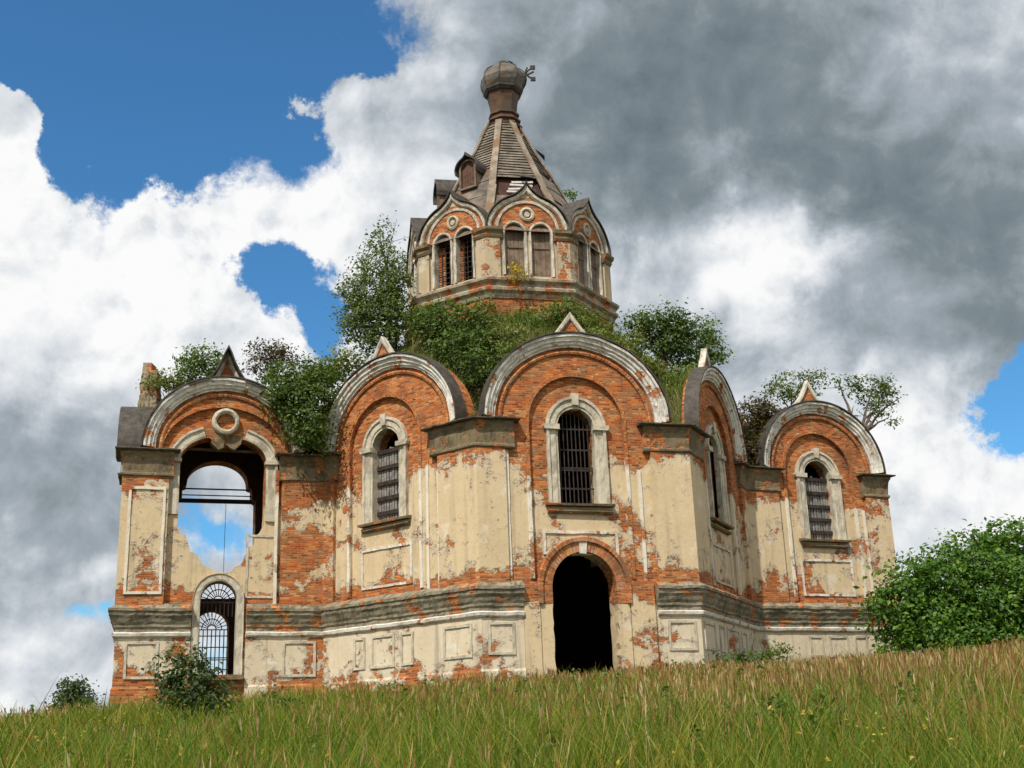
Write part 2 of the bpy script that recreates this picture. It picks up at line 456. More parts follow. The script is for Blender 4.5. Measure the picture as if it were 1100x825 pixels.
# ------------------------------------------------------------------ mesh helpers
class MB:
    def __init__(self):
        self.v, self.f = [], []

    def add(self, vs, fs):
        o = len(self.v)
        self.v += [tuple(p) for p in vs]
        self.f += [tuple(i + o for i in q) for q in fs]
        return self

    def box(self, x0, x1, y0, y1, z0, z1):
        v = [(x, y, z) for z in (z0, z1) for x, y in ((x0, y0), (x1, y0), (x1, y1), (x0, y1))]
        return self.add(v, [(3, 2, 1, 0), (4, 5, 6, 7), (0, 1, 5, 4), (1, 2, 6, 5), (2, 3, 7, 6), (3, 0, 4, 7)])

    def beam(self, a, b, w, h=None, upv=(0, 0, 1)):
        a, b = Vector(a), Vector(b)
        h = h or w
        d = (b - a).normalized()
        s = d.cross(Vector(upv))
        if s.length < 1e-4:
            s = d.cross(Vector((1, 0, 0)))
        s.normalize()
        t = s.cross(d)
        v = []
        for p in (a, b):
            for i, j in ((-1, -1), (1, -1), (1, 1), (-1, 1)):
                v.append(p + s * (w / 2 * i) + t * (h / 2 * j))
        return self.add(v, [(3, 2, 1, 0), (4, 5, 6, 7), (0, 1, 5, 4), (1, 2, 6, 5), (2, 3, 7, 6), (3, 0, 4, 7)])

    def tube(self, pts, rad, n=6):
        pts = [Vector(p) for p in pts]
        rings = []
        for i, p in enumerate(pts):
            d = (pts[min(i + 1, len(pts) - 1)] - pts[max(i - 1, 0)]).normalized()
            s = d.cross(Vector((0.31, 0.17, 0.93)))
            if s.length < 1e-3:
                s = d.cross(Vector((1, 0, 0)))
            s.normalize()
            t = d.cross(s)
            r = rad[i] if isinstance(rad, (list, tuple)) else rad
            rings.append([p + (s * cos(2 * pi * k / n) + t * sin(2 * pi * k / n)) * r for k in range(n)])
        v = [q for r in rings for q in r]
        f = []
        for i in range(len(pts) - 1):
            for k in range(n):
                f.append((i * n + k, i * n + (k + 1) % n, (i + 1) * n + (k + 1) % n, (i + 1) * n + k))
        f.append(tuple(range(n))[::-1])
        f.append(tuple(range((len(pts) - 1) * n, len(pts) * n)))
        return self.add(v, f)

    def prism(self, outer, holes, y0, y1, hole_y1=None):
        """Plate in the x-z plane, from y0 to y1 deep, with holes."""
        loops = [outer] + list(holes)
        tri = tessellate_polygon([[Vector((p[0], p[1], 0)) for p in lp] for lp in loops])
        flat = [p for lp in loops for p in lp]
        n = len(flat)
        v = [(p[0], y0, p[1]) for p in flat] + [(p[0], y1, p[1]) for p in flat]
        f = [tuple(t) for t in tri] + [tuple(i + n for i in t[::-1]) for t in tri]
        o = 0
        for lp in loops:
            k = len(lp)
            for i in range(k):
                a, b = o + i, o + (i + 1) % k
                f.append((a, b, b + n, a + n))
            o += k
        return self.add(v, f)

    def sweep(self, path, prof, closed=False, mp=lambda p, h: (p[0], h, p[1]), caps=True):
        """Closed profile [(out, h)] carried along a 2-D path with mitred corners; out is to the right of the path."""
        n = len(path)
        P = [Vector(p) for p in path]
        nor = []
        for i in range(n):
            ds = []
            if closed or i > 0:
                ds.append((P[i] - P[i - 1]).normalized())
            if closed or i < n - 1:
                ds.append((P[(i + 1) % n] - P[i]).normalized())
            ns = [Vector((d.y, -d.x)) for d in ds]
            if len(ns) == 2:
                m = (ns[0] + ns[1]) / max(0.25, 1 + ns[0].dot(ns[1]))
            else:
                m = ns[0]
            nor.append(m)
        k = len(prof)
        v = []
        for p, m in zip(P, nor):
            for o, h in prof:
                q = p + m * o
                v.append(mp((q.x, q.y), h))
        f = []
        for i in range(n if closed else n - 1):
            a, b = i * k, ((i + 1) % n) * k
            for j in range(k):
                f.append((a + j, a + (j + 1) % k, b + (j + 1) % k, b + j))
        if not closed and caps:
            f.append(tuple(range(k))[::-1])
            f.append(tuple(range((n - 1) * k, n * k)))
        return self.add(v, f)

    def rings(self, rs, cap=True):
        """Loft through rings of equal length."""
        n = len(rs[0])
        v = [p for r in rs for p in r]
        f = []
        for i in range(len(rs) - 1):
            for k in range(n):
                f.append((i * n + k, i * n + (k + 1) % n, (i + 1) * n + (k + 1) % n, (i + 1) * n + k))
        if cap:
            f.append(tuple(range(n))[::-1])
            f.append(tuple(range((len(rs) - 1) * n, len(rs) * n)))
        return self.add(v, f)




CHIPPED = {}


def chip(mb, mw, amp):
    """Wear a moulding: sagging lines and bitten edges."""
    out = []
    for p in mb.v:
        w = mw @ Vector(p)
        q = Vector(p) + mnoise.noise_vector(w * 1.7) * amp + mnoise.noise_vector(w * 6.0) * amp * 0.7
        out.append(tuple(q))
    mb.v = out


def densify(pts, step, closed=False):
    P = [Vector(p) for p in pts]
    out = []
    for a, b in zip(P, P[1:] + (P[:1] if closed else [])):
        n = max(1, int((b - a).length / step))
        out += [a.lerp(b, i / n) for i in range(n)]
    if not closed:
        out.append(P[-1])
    return out


def build(name, mb, mat, parent=None, mw=None, smooth=False, bias=0.5):
    if mat.name in CHIPPED:
        chip(mb, mw if mw is not None else (WM[parent.name] if parent else Matrix()), CHIPPED[mat.name])
    me = bpy.data.meshes.new(name)
    me.from_pydata([tuple(p) for p in mb.v], [], mb.f)
    bm = bmesh.new()
    bm.from_mesh(me)
    bmesh.ops.recalc_face_normals(bm, faces=bm.faces)
    bm.to_mesh(me)
    bm.free()
    if smooth:
        me.polygons.foreach_set('use_smooth', [True] * len(me.polygons))
    me.materials.append(mat)
    o = bpy.data.objects.new(name, me)
    col.objects.link(o)
    o.color = (bias, 0.5, 0.5, 1)
    place(o, parent, mw)
    return o


CHIPPED.update({GABLE.name: 0.022, DOME.name: 0.05, BOARD.name: 0.02, RIBM.name: 0.03, SHEET.name: 0.04, ARCHI.name: 0.028, CORN.name: 0.035, CAPS.name: 0.03, STONE.name: 0.016, WHITE.name: 0.02, SLAB.name: 0.025, W_TRIM.name: 0.016, CAPS_OLD.name: 0.03})

WM = {}      # world matrix of every object placed so far


def place(o, parent, mw=None):
    mw = mw if mw is not None else (WM[parent.name] if parent else Matrix())
    WM[o.name] = mw.copy()
    if parent:
        o.parent = parent
        o.matrix_basis = WM[parent.name].inverted() @ mw
    else:
        o.matrix_basis = mw
    return o


def empty(name, loc, label, cat):
    o = bpy.data.objects.new(name, None)
    o.empty_display_size = 0.3
    col.objects.link(o)
    o['label'] = label
    o['category'] = cat
    return place(o, None, Matrix.Translation(loc))


def np_mesh(name, V, quads=None, tris=None):
    """Mesh from numpy arrays."""
    me = bpy.data.meshes.new(name)
    V = np.asarray(V, np.float32).reshape(-1, 3)
    me.vertices.add(len(V))
    me.vertices.foreach_set('co', V.ravel())
    loops, tot = [], []
    if quads is not None and len(quads):
        q = np.asarray(quads, np.int32)
        loops.append(q.ravel())
        tot.append(np.full(len(q), 4, np.int32))
    if tris is not None and len(tris):
        t = np.asarray(tris, np.int32)
        loops.append(t.ravel())
        tot.append(np.full(len(t), 3, np.int32))
    loops = np.concatenate(loops)
    tot = np.concatenate(tot)
    st = np.concatenate([[0], np.cumsum(tot)[:-1]]).astype(np.int32)
    me.loops.add(len(loops))
    me.loops.foreach_set('vertex_index', loops)
    me.polygons.add(len(tot))
    me.polygons.foreach_set('loop_start', st)
    me.update(calc_edges=True)
    return me


# ------------------------------------------------------------------ plan of the church (corner points of the cornice line)
L = Vector((-14.640, 43.407))
AB = Vector((-7.478, 45.812))
BC = Vector((-1.381, 41.008))
CD = Vector((6.556, 43.230))
DE = Vector((9.936, 50.548))
ER = Vector((16.909, 53.491))
OC = Vector((0.08, 51.07))
back = lambda p: OC * 2 - p
armv = back(DE) - AB
Lb = L + armv + Vector((0.55, 0.15))
ERb = ER + back(AB) - DE
TIP = [Lb, L, AB, BC, CD, DE, ER, ERb, back(AB), back(BC), back(CD), back(DE)]
NF = len(TIP)
INSET = 0.32


def offset_poly(pts, d):
    """Move a counter-clockwise polygon's sides outward by d."""
    out = []
    n = len(pts)
    for i in range(n):
        a, b, c = pts[i - 1], pts[i], pts[(i + 1) % n]
        d1, d2 = (b - a).normalized(), (c - b).normalized()
        n1, n2 = Vector((d1.y, -d1.x)), Vector((d2.y, -d2.x))
        out.append(b + (n1 + n2) * (d / (1 + n1.dot(n2))))
    return out


WALL = offset_poly(TIP, -INSET)


class Face:
    """A wall's own frame: x along the wall, y into the building, z up."""

    def __init__(self, a, b, a_tip=None):
        self.a, self.b = a, b
        self.d = (b - a).normalized()
        self.len = (b - a).length
        inn = Vector((-self.d.y, self.d.x))
        self.m = Matrix(((self.d.x, inn.x, 0, a.x), (self.d.y, inn.y, 0, a.y), (0, 0, 1, 0), (0, 0, 0, 1)))
        self.tip = a_tip

    def u(self, ut):
        """tip-line coordinate to wall coordinate"""
        return (self.tip - self.a).dot(self.d) + ut

    def at(self, x, y=0.0, z=0.0):
        return self.m @ Matrix.Translation((x, y, z))

    def pt(self, u):
        return self.a + self.d * u


FACES = [Face(WALL[i], WALL[(i + 1) % NF], TIP[i]) for i in range(NF)]
F_SL, F_A, F_B, F_C, F_D, F_E, F_SR, F_EB, F_B2, F_C2, F_D2, F_AB2 = FACES


def ground_z(x, y):
    x = np.asarray(x, float)
    y = np.asarray(y, float)
    h = -1.6 + 0.0875 * np.clip(y, -60, 41) + 0.02 * np.clip(y - 41, 0, 19)
    lat = np.where(x > 0, 0.05, 0.034) * np.clip(x, -40, 30) * np.clip(y / 41, 0, 1.0)
    fall = np.clip(y - 62, 0, 200)
    h = h - 0.10 + 0.10 / (1 + np.exp((x + 7) * 0.8)) * np.clip((y - 20) / 20, 0, 1) - 0.34 / (1 + np.exp(-(x - 7) * 0.8)) * np.clip((y - 20) / 20, 0, 1)
    h = h + lat * np.clip(1 - fall / 60, 0, 1) - 0.055 * fall
    h = h + 0.10 * np.sin(x * 0.55 + 0.8) * np.sin(y * 0.4 + 1.3) + 0.05 * np.sin(x * 1.3 + y * 0.9)
    return h


# ------------------------------------------------------------------ ground
def axis(lo, hi, fine_lo, fine_hi, step):
    a = list(np.arange(fine_lo, fine_hi + 1e-6, step))
    s, v = step, fine_hi
    while v < hi:
        s *= 1.35
        v += s
        a.append(v)
    s, v = step, fine_lo
    while v > lo:
        s *= 1.35
        v -= s
        a.insert(0, v)
    return np.array(a)


def build_ground():
    xs, ys = axis(-3000, 3000, -34, 34, 0.8), axis(-400, 4000, -4, 70, 0.8)
    gx, gy = np.meshgrid(xs, ys)
    V = np.stack([gx, gy, ground_z(gx, gy)], -1).reshape(-1, 3)
    nx, ny = len(xs), len(ys)
    i, j = np.meshgrid(np.arange(nx - 1), np.arange(ny - 1))
    a = (j * nx + i).ravel()
    me = np_mesh('ground', V, np.stack([a, a + 1, a + nx + 1, a + nx], -1))
    me.polygons.foreach_set('use_smooth', [True] * len(me.polygons))
    m, T = new_mat('meadow soil')
    P = T.n('ShaderNodeNewGeometry').outputs['Position']
    c = T.mix(T.mapr(T.noise(P, 0.35, 6, 0.6), 0.35, 0.65), (0.045, 0.06, 0.016), (0.10, 0.085, 0.035))
    finish(T, c, 0.95, T.noise(P, 9, 5, 0.7), 0.8, 0.08)
    me.materials.append(m)
    o = bpy.data.objects.new('ground', me)
    o['kind'] = 'structure'
    o['label'] = 'grassy hillside rising to the ruined church'
    o['category'] = 'ground'
    col.objects.link(o)


build_ground()

# ------------------------------------------------------------------ the church
church = empty('ruined_church', (OC.x, OC.y, 2.2), 'ruined brick church with peeling cream plaster, bushes on its roof and a tent-roofed drum', 'church')
ZCAP, ZCOR, ZSPR = 11.36, 5.46, 11.42


def arch(hw, zs, rise, n=28, a0=0.0, a1=pi):
    return [(hw * cos(a0 + (a1 - a0) * i / n), zs + rise * sin(a0 + (a1 - a0) * i / n)) for i in range(n + 1)]


def arch_door(hw, zs, rise, zb, n=20):
    m = max(1, int((zs - zb) / 0.3))
    return [(hw, zb + (zs - zb) * i / m) for i in range(m)] + arch(hw, zs, rise, n) + [(-hw, zs - (zs - zb) * (i + 1) / m) for i in range(m)]


def shift(pts, du):
    return [(x + du, z) for x, z in pts]


def jag(pts, amp, step, seed=1):
    """Break a polyline into short uneven steps, like torn brickwork."""
    r = random.Random(seed)
    out = []
    for i in range(len(pts) - 1):
        a, b = Vector(pts[i]), Vector(pts[i + 1])
        n = max(1, int((b - a).length / step))
        for k in range(n):
            p = a.lerp(b, k / n)
            out.append((p.x + r.uniform(-amp, amp), p.y + r.uniform(-amp, amp)))
    out.append(pts[-1])
    return out


FRAME_PROF = [(-0.05, 0.06), (-0.05, -0.045), (0.05, -0.045), (0.05, 0.06)]


def frame_rect(mb, u0, u1, z0, z1, w=0.05, out=0.045):
    mb.sweep(densify([(u1, z0), (u1, z1), (u0, z1), (u0, z0)], 0.25, True), [(-w, 0.06), (-w, -out), (w, -out), (w, 0.06)], closed=True)


def grille(F, uc, hw, zb, zs, rise, parent, mat, y, nb, hbars, fan=False, thick=0.035):
    mb = MB()
    for k in range(1, nb + 1):
        x = -hw + 2 * hw * k / (nb + 1)
        top = zs + rise * sqrt(max(0, 1 - (x / hw) ** 2)) if not fan else zs
        mb.box(x - thick / 2, x + thick / 2, y, y + thick, zb, top)
    for z in hbars:
        mb.box(-hw - 0.05, hw + 0.05, y + thick - 0.004, y + thick + 0.03, z - 0.03, z + 0.03)
    if fan:
        for k in range(1, 10):
            a = pi * k / 10
            mb.beam((0.16 * cos(a), y, zs + 0.16 * sin(a)), (hw * cos(a), y, zs + rise * sin(a)), 0.035)
        for r in (0.2, 0.62, 0.98):
            mb.sweep(arch(hw * r, zs, rise * r, 16), [(-0.02, y - 0.02), (0.02, y - 0.02), (0.02, y + 0.02), (-0.02, y + 0.02)])
        mb.box(-hw, hw, y - 0.02, y + 0.03, zs - 0.035, zs + 0.035)
    return build('grille', mb, mat, parent, F.at(uc))


def window(F, uc, hw=0.70, zb=8.37, zs=11.2, rise=0.7, kind='boards', y0=0.12, simple=False, deep=0.34):
    """Moulded surround, imposts, sill, bars and what stands behind them."""
    mb = MB()
    path = arch_door(hw, zs, rise, zb)
    mb.sweep(path, [(0.0, y0 + deep), (-0.012, y0 - 0.05), (0.06, y0 - 0.05), (0.09, y0 - 0.09), (0.31, y0 - 0.09), (0.33, y0 - 0.15), (0.43, y0 - 0.15), (0.43, y0 + 0.05)])
    w = build('window', mb, STONE, church, F.at(uc))
    if simple:
        return w
    for s in (-1, 1):
        mb = MB()
        mb.prism([(s * (hw - 0.05), zs - 0.12), (s * (hw + 0.50), zs - 0.12), (s * (hw + 0.55), zs - 0.02), (s * (hw + 0.55), zs + 0.06), (s * (hw - 0.05), zs + 0.06)][::s], [], y0 - 0.20, y0 + 0.03)
        build('impost', mb, STONE, w)
    mb = MB()
    mb.prism([(-0.11, zs + rise + 0.10), (0.11, zs + rise + 0.10), (0.15, zs + rise + 0.54), (-0.15, zs + rise + 0.54)], [], y0 - 0.19, y0)
    build('keystone', mb, STONE, w)
    mb = MB()
    mb.sweep([(-hw - 0.58, 0), (hw + 0.58, 0)], [(-0.02, zb - 0.10), (0.26, zb - 0.10), (0.28, zb - 0.02), (-0.02, zb + 0.03)], mp=lambda p, h: (p[0], y0 + p[1], h))
    mb.sweep([(-hw - 0.50, 0), (hw + 0.50, 0)], [(-0.02, zb - 0.34), (0.10, zb - 0.34), (0.17, zb - 0.28), (0.17, zb - 0.21), (-0.02, zb - 0.20)], mp=lambda p, h: (p[0], y0 + p[1], h))
    build('sill', mb, CAPS, w)
    if kind == 'boards':
        r = random.Random(int(uc * 100) + int(F.a.x * 10))
        mb = MB()
        n = 10
        for k in range(n):
            a = -hw + 2 * hw * k / n
            mb.box(a + 0.018, a + 2 * hw / n - 0.018, 0.40 + r.uniform(0, 0.03), 0.44, zb, zs + r.uniform(-0.18, 0.10))
        build('slat', mb, PALE_IRON, w)
        mb = MB()
        for z in (zb + 0.36, zb + 0.92, zb + 1.5, zb + 2.1, zb + 2.72):
            mb.box(-hw - 0.03, hw + 0.03, 0.33, 0.385, z - 0.075, z + 0.075)
        build('crossbar', mb, IRON, w)
    else:
        g = grille(F, uc, hw, zb, zs, rise, w, IRON, 0.36, 8, (zb + 0.62, zb + 1.3, zb + 1.38, zb + 2.05, zs))
    return w


def face_wall(F, uc, hw=3.4, rise=3.1, rec=1.78, rec_top=13.1, holes=(), zb=0.4, bias=0.5, peak=(0.86, 0.95), tiph=15.58, ogee=False, mat=None, recess=True, name='facade_wall', ua=None, up=None, thick=0.85):
    """One side of the church: thick wall with openings, a proud skin round a recessed arched panel, archivolt and peaked top."""
    mat = mat or W_MAIN
    Ln = F.len
    ua = uc if ua is None else ua
    up = uc if up is None else up
    top = [(Ln, zb), (Ln, ZSPR)] + shift(arch(hw, ZSPR, rise, 40), ua) + [(0, ZSPR), (0, zb)]
    top = [p for p in top if -0.001 <= p[0] <= Ln + 0.001]
    mb = MB()
    y = 0.12 if recess else 0.0
    mb.prism(top, [shift(h, uc) for h in holes], y, thick)
    if recess:
        # the recess narrows to the openings: one tall arched panel
        rc = arch_door(rec, ZSPR - 0.1, rec_top - ZSPR + 0.1, 5.64, 24)
        full = [shift(rc, uc)]
        extra = [h for h in holes if min(p[1] for p in h) < 5.0]
        lowh = [shift([(x, min(z, 5.56)) for x, z in h], uc) for h in extra]
        if extra:
            # door or low window: cut the skin from the ground up to the recess
            hx = max(p[0] for p in extra[0]) + (0.0 if extra[0] is not holes[-1] else 0.0)
            hz = min(p[1] for p in extra[0])
            rc2 = arch(rec, ZSPR - 0.1, rec_top - ZSPR + 0.1, 24)
            pts = [(hx, hz), (hx, 5.64), (rec, 5.64)] + rc2 + [(-rec, 5.64), (-hx, 5.64), (-hx, hz)]
            full = [shift(pts, uc)]
        mb.prism(top, full, 0.0, 0.125)
    o = build(name, mb, mat, church, F.m, bias=bias)
    o.data.materials.append(W_DARK)  # inward faces get the masonry with the room's shade in its colour
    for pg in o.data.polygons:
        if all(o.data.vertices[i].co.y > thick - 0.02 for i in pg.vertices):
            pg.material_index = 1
    if recess:
        # thin ridge that follows the edge of the recessed panel
        mb = MB()
        mb.sweep(arch_door(rec + 0.02, ZSPR - 0.1, rec_top - ZSPR + 0.12, 5.7, 26), [(-0.03, 0.05), (-0.03, -0.05), (0.10, -0.05), (0.12, 0.02)])
        build('panel_ridge', mb, W_TRIM, o, F.at(uc), bias=bias)
    # archivolt
    capd = 0.8 if F is FACES[0] else 0.16
    mb = MB()
    a, b = hw, rise
    mb.sweep(arch(a - 0.40, 0, b - 0.40, 44), [(0.0, 0.05), (0.0, -0.12), (0.05, -0.12), (0.09, -0.19), (0.17, -0.20), (0.21, -0.27), (0.34, -0.28), (0.36, -0.36), (0.44, -0.37), (0.47, -0.33), (0.47, 0.05)])
    av = build('arch_moulding', mb, ARCHI, church, F.at(ua, 0, ZSPR))
    mb = MB()
    mb.sweep(arch(a - 0.66, 0, b - 0.64, 40), [(0, 0.03), (0, -0.07), (0.07, -0.10), (0.13, -0.07), (0.14, 0.03)])
    build('brick_archivolt', mb, RING, av)
    mb = MB()
    mb.sweep(arch(a + 0.03, 0, b + 0.03, 44), [(0.05, capd), (0.05, -0.41), (0.10, -0.41), (0.12, capd)])
    build('arch_capping', mb, TIN, av)
    if peak is None:
        return o
    # peak
    ph, foot = tiph, peak[0]
    zt = ZSPR + rise
    mb = MB()
    if ogee:
        prof = [(foot, zt - 0.12), (foot * 0.62, zt + 0.28), (foot * 0.34, zt + 0.68), (foot * 0.14, zt + 1.05), (0, ph - 0.1)]
    else:
        prof = [(foot, zt - 0.1), (foot * 0.5, zt + 0.42), (0, ph)]
    prof = prof + [(-x, z) for x, z in prof[-2::-1]]
    inner = [(x * 0.62, zt - 0.05 + (z - zt) * 0.66) for x, z in prof]
    mb.prism([(x * 0.8, zt - 0.1 + (z - zt) * 0.85) for x, z in prof], [], 0.08, 0.30)
    build('peak_brickwork', mb, W_MAIN, av, F.at(up), bias=0.62)
    mb = MB()
    mb.sweep(prof, [(-0.14, 0.12), (-0.14, 0.03), (-0.09, -0.01), (0.0, -0.01), (0.02, 0.02), (0.02, 0.24), (-0.05, 0.24)])
    build('peak_moulding', mb, GABLE, av, F.at(up))
    if ogee:
        mb = MB()
        pr2 = [(foot + 0.75, zt - 0.34)] + [(x * 1.05, z + 0.03) for x, z in prof] + [(-foot - 0.75, zt - 0.34)]
        mb.sweep(pr2, [(0.0, 0.7), (0.0, -0.42), (0.05, -0.42), (0.07, 0.7)])
        build('peak_capping', mb, TIN, av, F.at(up))
    return o


def plan_sweep(name, pts, prof, mat, bias=0.5, parent=None):
    mb = MB()
    mb.sweep(densify(pts, 0.22), prof, mp=lambda p, h: (p[0], p[1], h))
    return build(name, mb, mat, parent or church, Matrix(), bias=bias)


CAP_PROF = [(-0.3, 10.30), (0.15, 10.30), (0.20, 10.35), (0.20, 10.42), (0.15, 10.46), (0.15, 10.54), (0.18, 10.86), (0.19, 11.02), (0.24, 11.12), (0.27, 11.16), (0.27, 11.27), (-0.3, 11.27)]
SLAB_PROF = [(-0.4, 11.27), (0.42, 11.27), (0.46, 11.30), (0.46, 11.34), (-0.4, 11.47)]
PIL_PROF = [(-0.2, 5.5), (0.14, 5.5), (0.14, 10.31), (-0.2, 10.31)]
COR_PROF = [(-0.3, 4.60), (0.10, 4.60), (0.10, 4.74), (0.15, 4.78), (0.15, 4.86), (0.20, 4.95), (0.24, 5.08), (0.30, 5.18), (0.31, 5.30), (0.36, 5.33), (0.36, 5.43), (0.06, 5.62), (-0.3, 5.62)]
BAND_PROF = [(-0.3, 4.40), (0.10, 4.40), (0.17, 4.46), (0.19, 4.56), (0.14, 4.60), (-0.3, 4.60)]
PLI_PROF = [(-0.3, 0.4), (0.12, 0.4), (0.12, 2.62), (0.07, 2.70), (0.07, 4.41), (-0.3, 4.41)]


def pilaster(pts, bias=0.5, capx=0.22, panels=()):
    """Corner pilaster with its capital; pts is the plan line it stands on."""
    P = [Vector(p) for p in pts]
    p = plan_sweep('pilaster', P, PIL_PROF, W_MAIN, bias)
    E = list(P)
    E[0] = P[0] + (P[0] - P[1]).normalized() * capx
    E[-1] = P[-1] + (P[-1] - P[-2]).normalized() * capx
    plan_sweep('capital', E, CAP_PROF, CAPS, 0.5, p)
    E2 = list(E)
    E2[0] = E[0] + (E[0] - E[1]).normalized() * 0.17
    E2[-1] = E[-1] + (E[-1] - E[-2]).normalized() * 0.2
    plan_sweep('capping_slab', E2, SLAB_PROF, SLAB, 0.5, p)
    # narrow raised edges of the sunk shaft panel
    for F, u0, u1 in panels:
        mb = MB()
        frame_rect(mb, u0 + 0.14, u1 - 0.14, 6.0, 9.86, 0.05, 0.19)
        build('shaft_panel', mb, W_TRIM, p, F.m, bias=0.45)
    # pedestal below the cornice
    return p


uA, uB, uC, uD, uE = F_A.u(3.85), F_B.u(3.03), F_C.u(3.87), F_D.u(4.25), F_E.u(3.82)

win_hole = arch_door(0.70, 11.2, 0.7, 8.37)
# --- front arm on the left (A): a great torn hole over a low barred window
HOLE = [(1.58, 8.62), (1.60, 11.05)] + arch(1.60, 11.05, 0.98, 20, 0.06, 1.25)
HOLE += [(0.42, 11.96), (0.30, 11.72), (0.02, 11.70), (-0.10, 11.95), (-0.22, 11.84), (-0.38, 11.72), (-0.50, 11.90)]
HOLE += arch(1.60, 11.05, 0.98, 20, 1.95, pi) + [(-1.60, 8.9)]
HOLE += jag([(-1.58, 8.55), (-1.36, 8.12), (-1.05, 7.62), (-0.72, 7.15), (-0.38, 6.90), (0.0, 6.84), (0.36, 6.88), (0.72, 7.12), (0.95, 7.55), (1.18, 7.95), (1.42, 8.32)], 0.085, 0.15, 4)
low_win = arch_door(0.67, 5.78, 0.70, 3.05)
face_wall(F_A, uA, 2.95, 2.78, 2.30, 13.15, [HOLE, low_win], peak=(0.66, 1), tiph=15.55, ogee=True, bias=0.53)
# --- centre and diagonal sides
face_wall(F_B, uB, 3.45, 3.1, 1.80, 13.1, [win_hole], ua=F_B.u(3.42), up=uB - 0.12)
door_hole = jag(arch_door(1.20, 5.40, 1.25, 0.45, 26), 0.02, 0.2, 9)
face_wall(F_C, uC, 3.45, 3.16, 1.80, 13.1, [win_hole, door_hole])
face_wall(F_D, uD, 3.36, 3.1, 1.80, 13.1, [win_hole], thick=0.3)
face_wall(F_E, uE, 3.12, 3.0, 1.75, 13.1, [win_hole], bias=0.51, ua=uE + 0.16)
# --- sides and back, unseen from the front but standing
back_hole = shift([(1.58, 6.40), (1.58, 10.45)] + [(1.42, 10.55), (1.42, 11.0), (1.26, 11.05)] + arch(1.24, 11.2, 0.95, 18) + [(-1.26, 11.05), (-1.42, 11.0), (-1.42, 10.55), (-1.58, 10.45), (-1.6, 6.9), (-0.8, 6.42)], 0.0)
back_low = arch_door(0.66, 5.25, 0.70, 3.05)
face_wall(F_SL, F_SL.len / 2, 2.55, 2.1, 1.6, 12.9, [], peak=None)
face_wall(F_SR, F_SR.len / 2, 2.55, 2.1, 1.6, 12.9, [], tiph=14.4)
uAb = F_AB2.len - (uA - 0.05)
face_wall(F_AB2, uAb, 2.95, 2.78, 1.7, 13.1, [back_hole, back_low], recess=False, ogee=False)
for F in (F_EB, F_B2, F_C2, F_D2):
    face_wall(F, F.len / 2, min(3.3, F.len / 2 - 0.4), 3.0, 1.75, 13.1, [win_hole])

# windows
window(F_B, uB, kind='boards')
window(F_C, uC, 0.70, kind='bars')
window(F_D, uD, kind='bars', deep=0.16)
window(F_E, uE, kind='boards')
for F in (F_EB, F_B2, F_C2, F_D2):
    window(F, F.len / 2, kind='boards')

# torn window of the left arm: what is left of its surround, the ring above it, the low window
mb = MB()
SP = [(0.0, 0.5), (-0.01, 0.05), (0.06, 0.03), (0.30, 0.03), (0.32, -0.03), (0.40, -0.03), (0.40, 0.16)]
mb.sweep([(1.62, 8.75), (1.62, 11.05)] + arch(1.62, 11.05, 1.0, 14, 0.08, 1.10), SP)
mb.sweep(arch(1.62, 11.05, 1.0, 14, 2.02, pi) + [(-1.62, 8.95)], SP)
mb.prism([(-1.55, 10.95), (-2.15, 10.95), (-2.18, 11.08), (-1.55, 11.08)], [], -0.08, 0.2)
mb.prism([(1.55, 10.95), (2.15, 10.95), (2.18, 11.08), (1.55, 11.08)], [], -0.08, 0.2)
tw = build('window', mb, STONE, church, F_A.at(uA))
mb = MB()
mb.sweep([(0.43 * cos(2 * pi * k / 36), 0.43 * sin(2 * pi * k / 36)) for k in range(36)], [(-0.09, 0.2), (-0.09, -0.08), (-0.02, -0.13), (0.06, -0.10), (0.10, -0.02), (0.10, 0.2)], closed=True)
build('medallion', mb, STONE, church, F_A.at(uA + 0.02, 0, 12.58))
mb = MB()
mb.prism(jag([(0.14, 12.12), (0.10, 11.70), (0.36, 11.52), (0.62, 11.78), (0.66, 12.05), (0.14, 12.12)], 0.03, 0.14, 3)[:-1], [], 0.10, 0.5)
mb.prism(jag([(-0.42, 12.1), (-0.50, 11.76), (-0.22, 11.5), (0.0, 11.62), (0.05, 12.1), (-0.42, 12.1)], 0.03, 0.14, 7)[:-1], [], 0.06, 0.55)
build('hanging_masonry', mb, CAPS, tw)
mb = MB()
mb.sweep(arch_door(0.67, 5.78, 0.70, 3.05), [(0.0, 0.5), (-0.01, -0.04), (0.05, -0.06), (0.20, -0.06), (0.25, -0.10), (0.25, 0.05)])
lw = build('window', mb, STONE, church, F_A.at(uA - 0.03))
mb = MB()
mb.sweep([(-0.95, 0), (0.95, 0)], [(-0.3, 2.88), (0.2, 2.88), (0.22, 2.98), (-0.3, 3.06)], mp=lambda p, h: (p[0], p[1] * -1 + 0.0 if False else -p[1], h))
build('sill', mb, CAPS, lw, F_A.at(uA))
mb = MB()
for k in range(1, 12):
    a = pi * k / 12
    mb.beam((0.18 * cos(a), 0.4, 5.76 + 0.18 * sin(a)), (0.66 * cos(a), 0.4, 5.76 + 0.69 * sin(a)), 0.03)
for r in (0.28, 0.63, 0.97):
    mb.sweep(arch(0.67 * r, 5.76, 0.7 * r, 16), [(-0.018, 0.385), (0.018, 0.385), (0.018, 0.415), (-0.018, 0.415)])
mb.box(-0.67, 0.67, 0.38, 0.42, 5.70, 5.76)
for k in range(1, 9):
    mb.box(-0.67 + 1.34 * k / 9 - 0.012, -0.67 + 1.34 * k / 9 + 0.012, 0.39, 0.41, 5.2, 5.72)
build('fan_grille', mb, IRON, lw, F_A.at(uA))
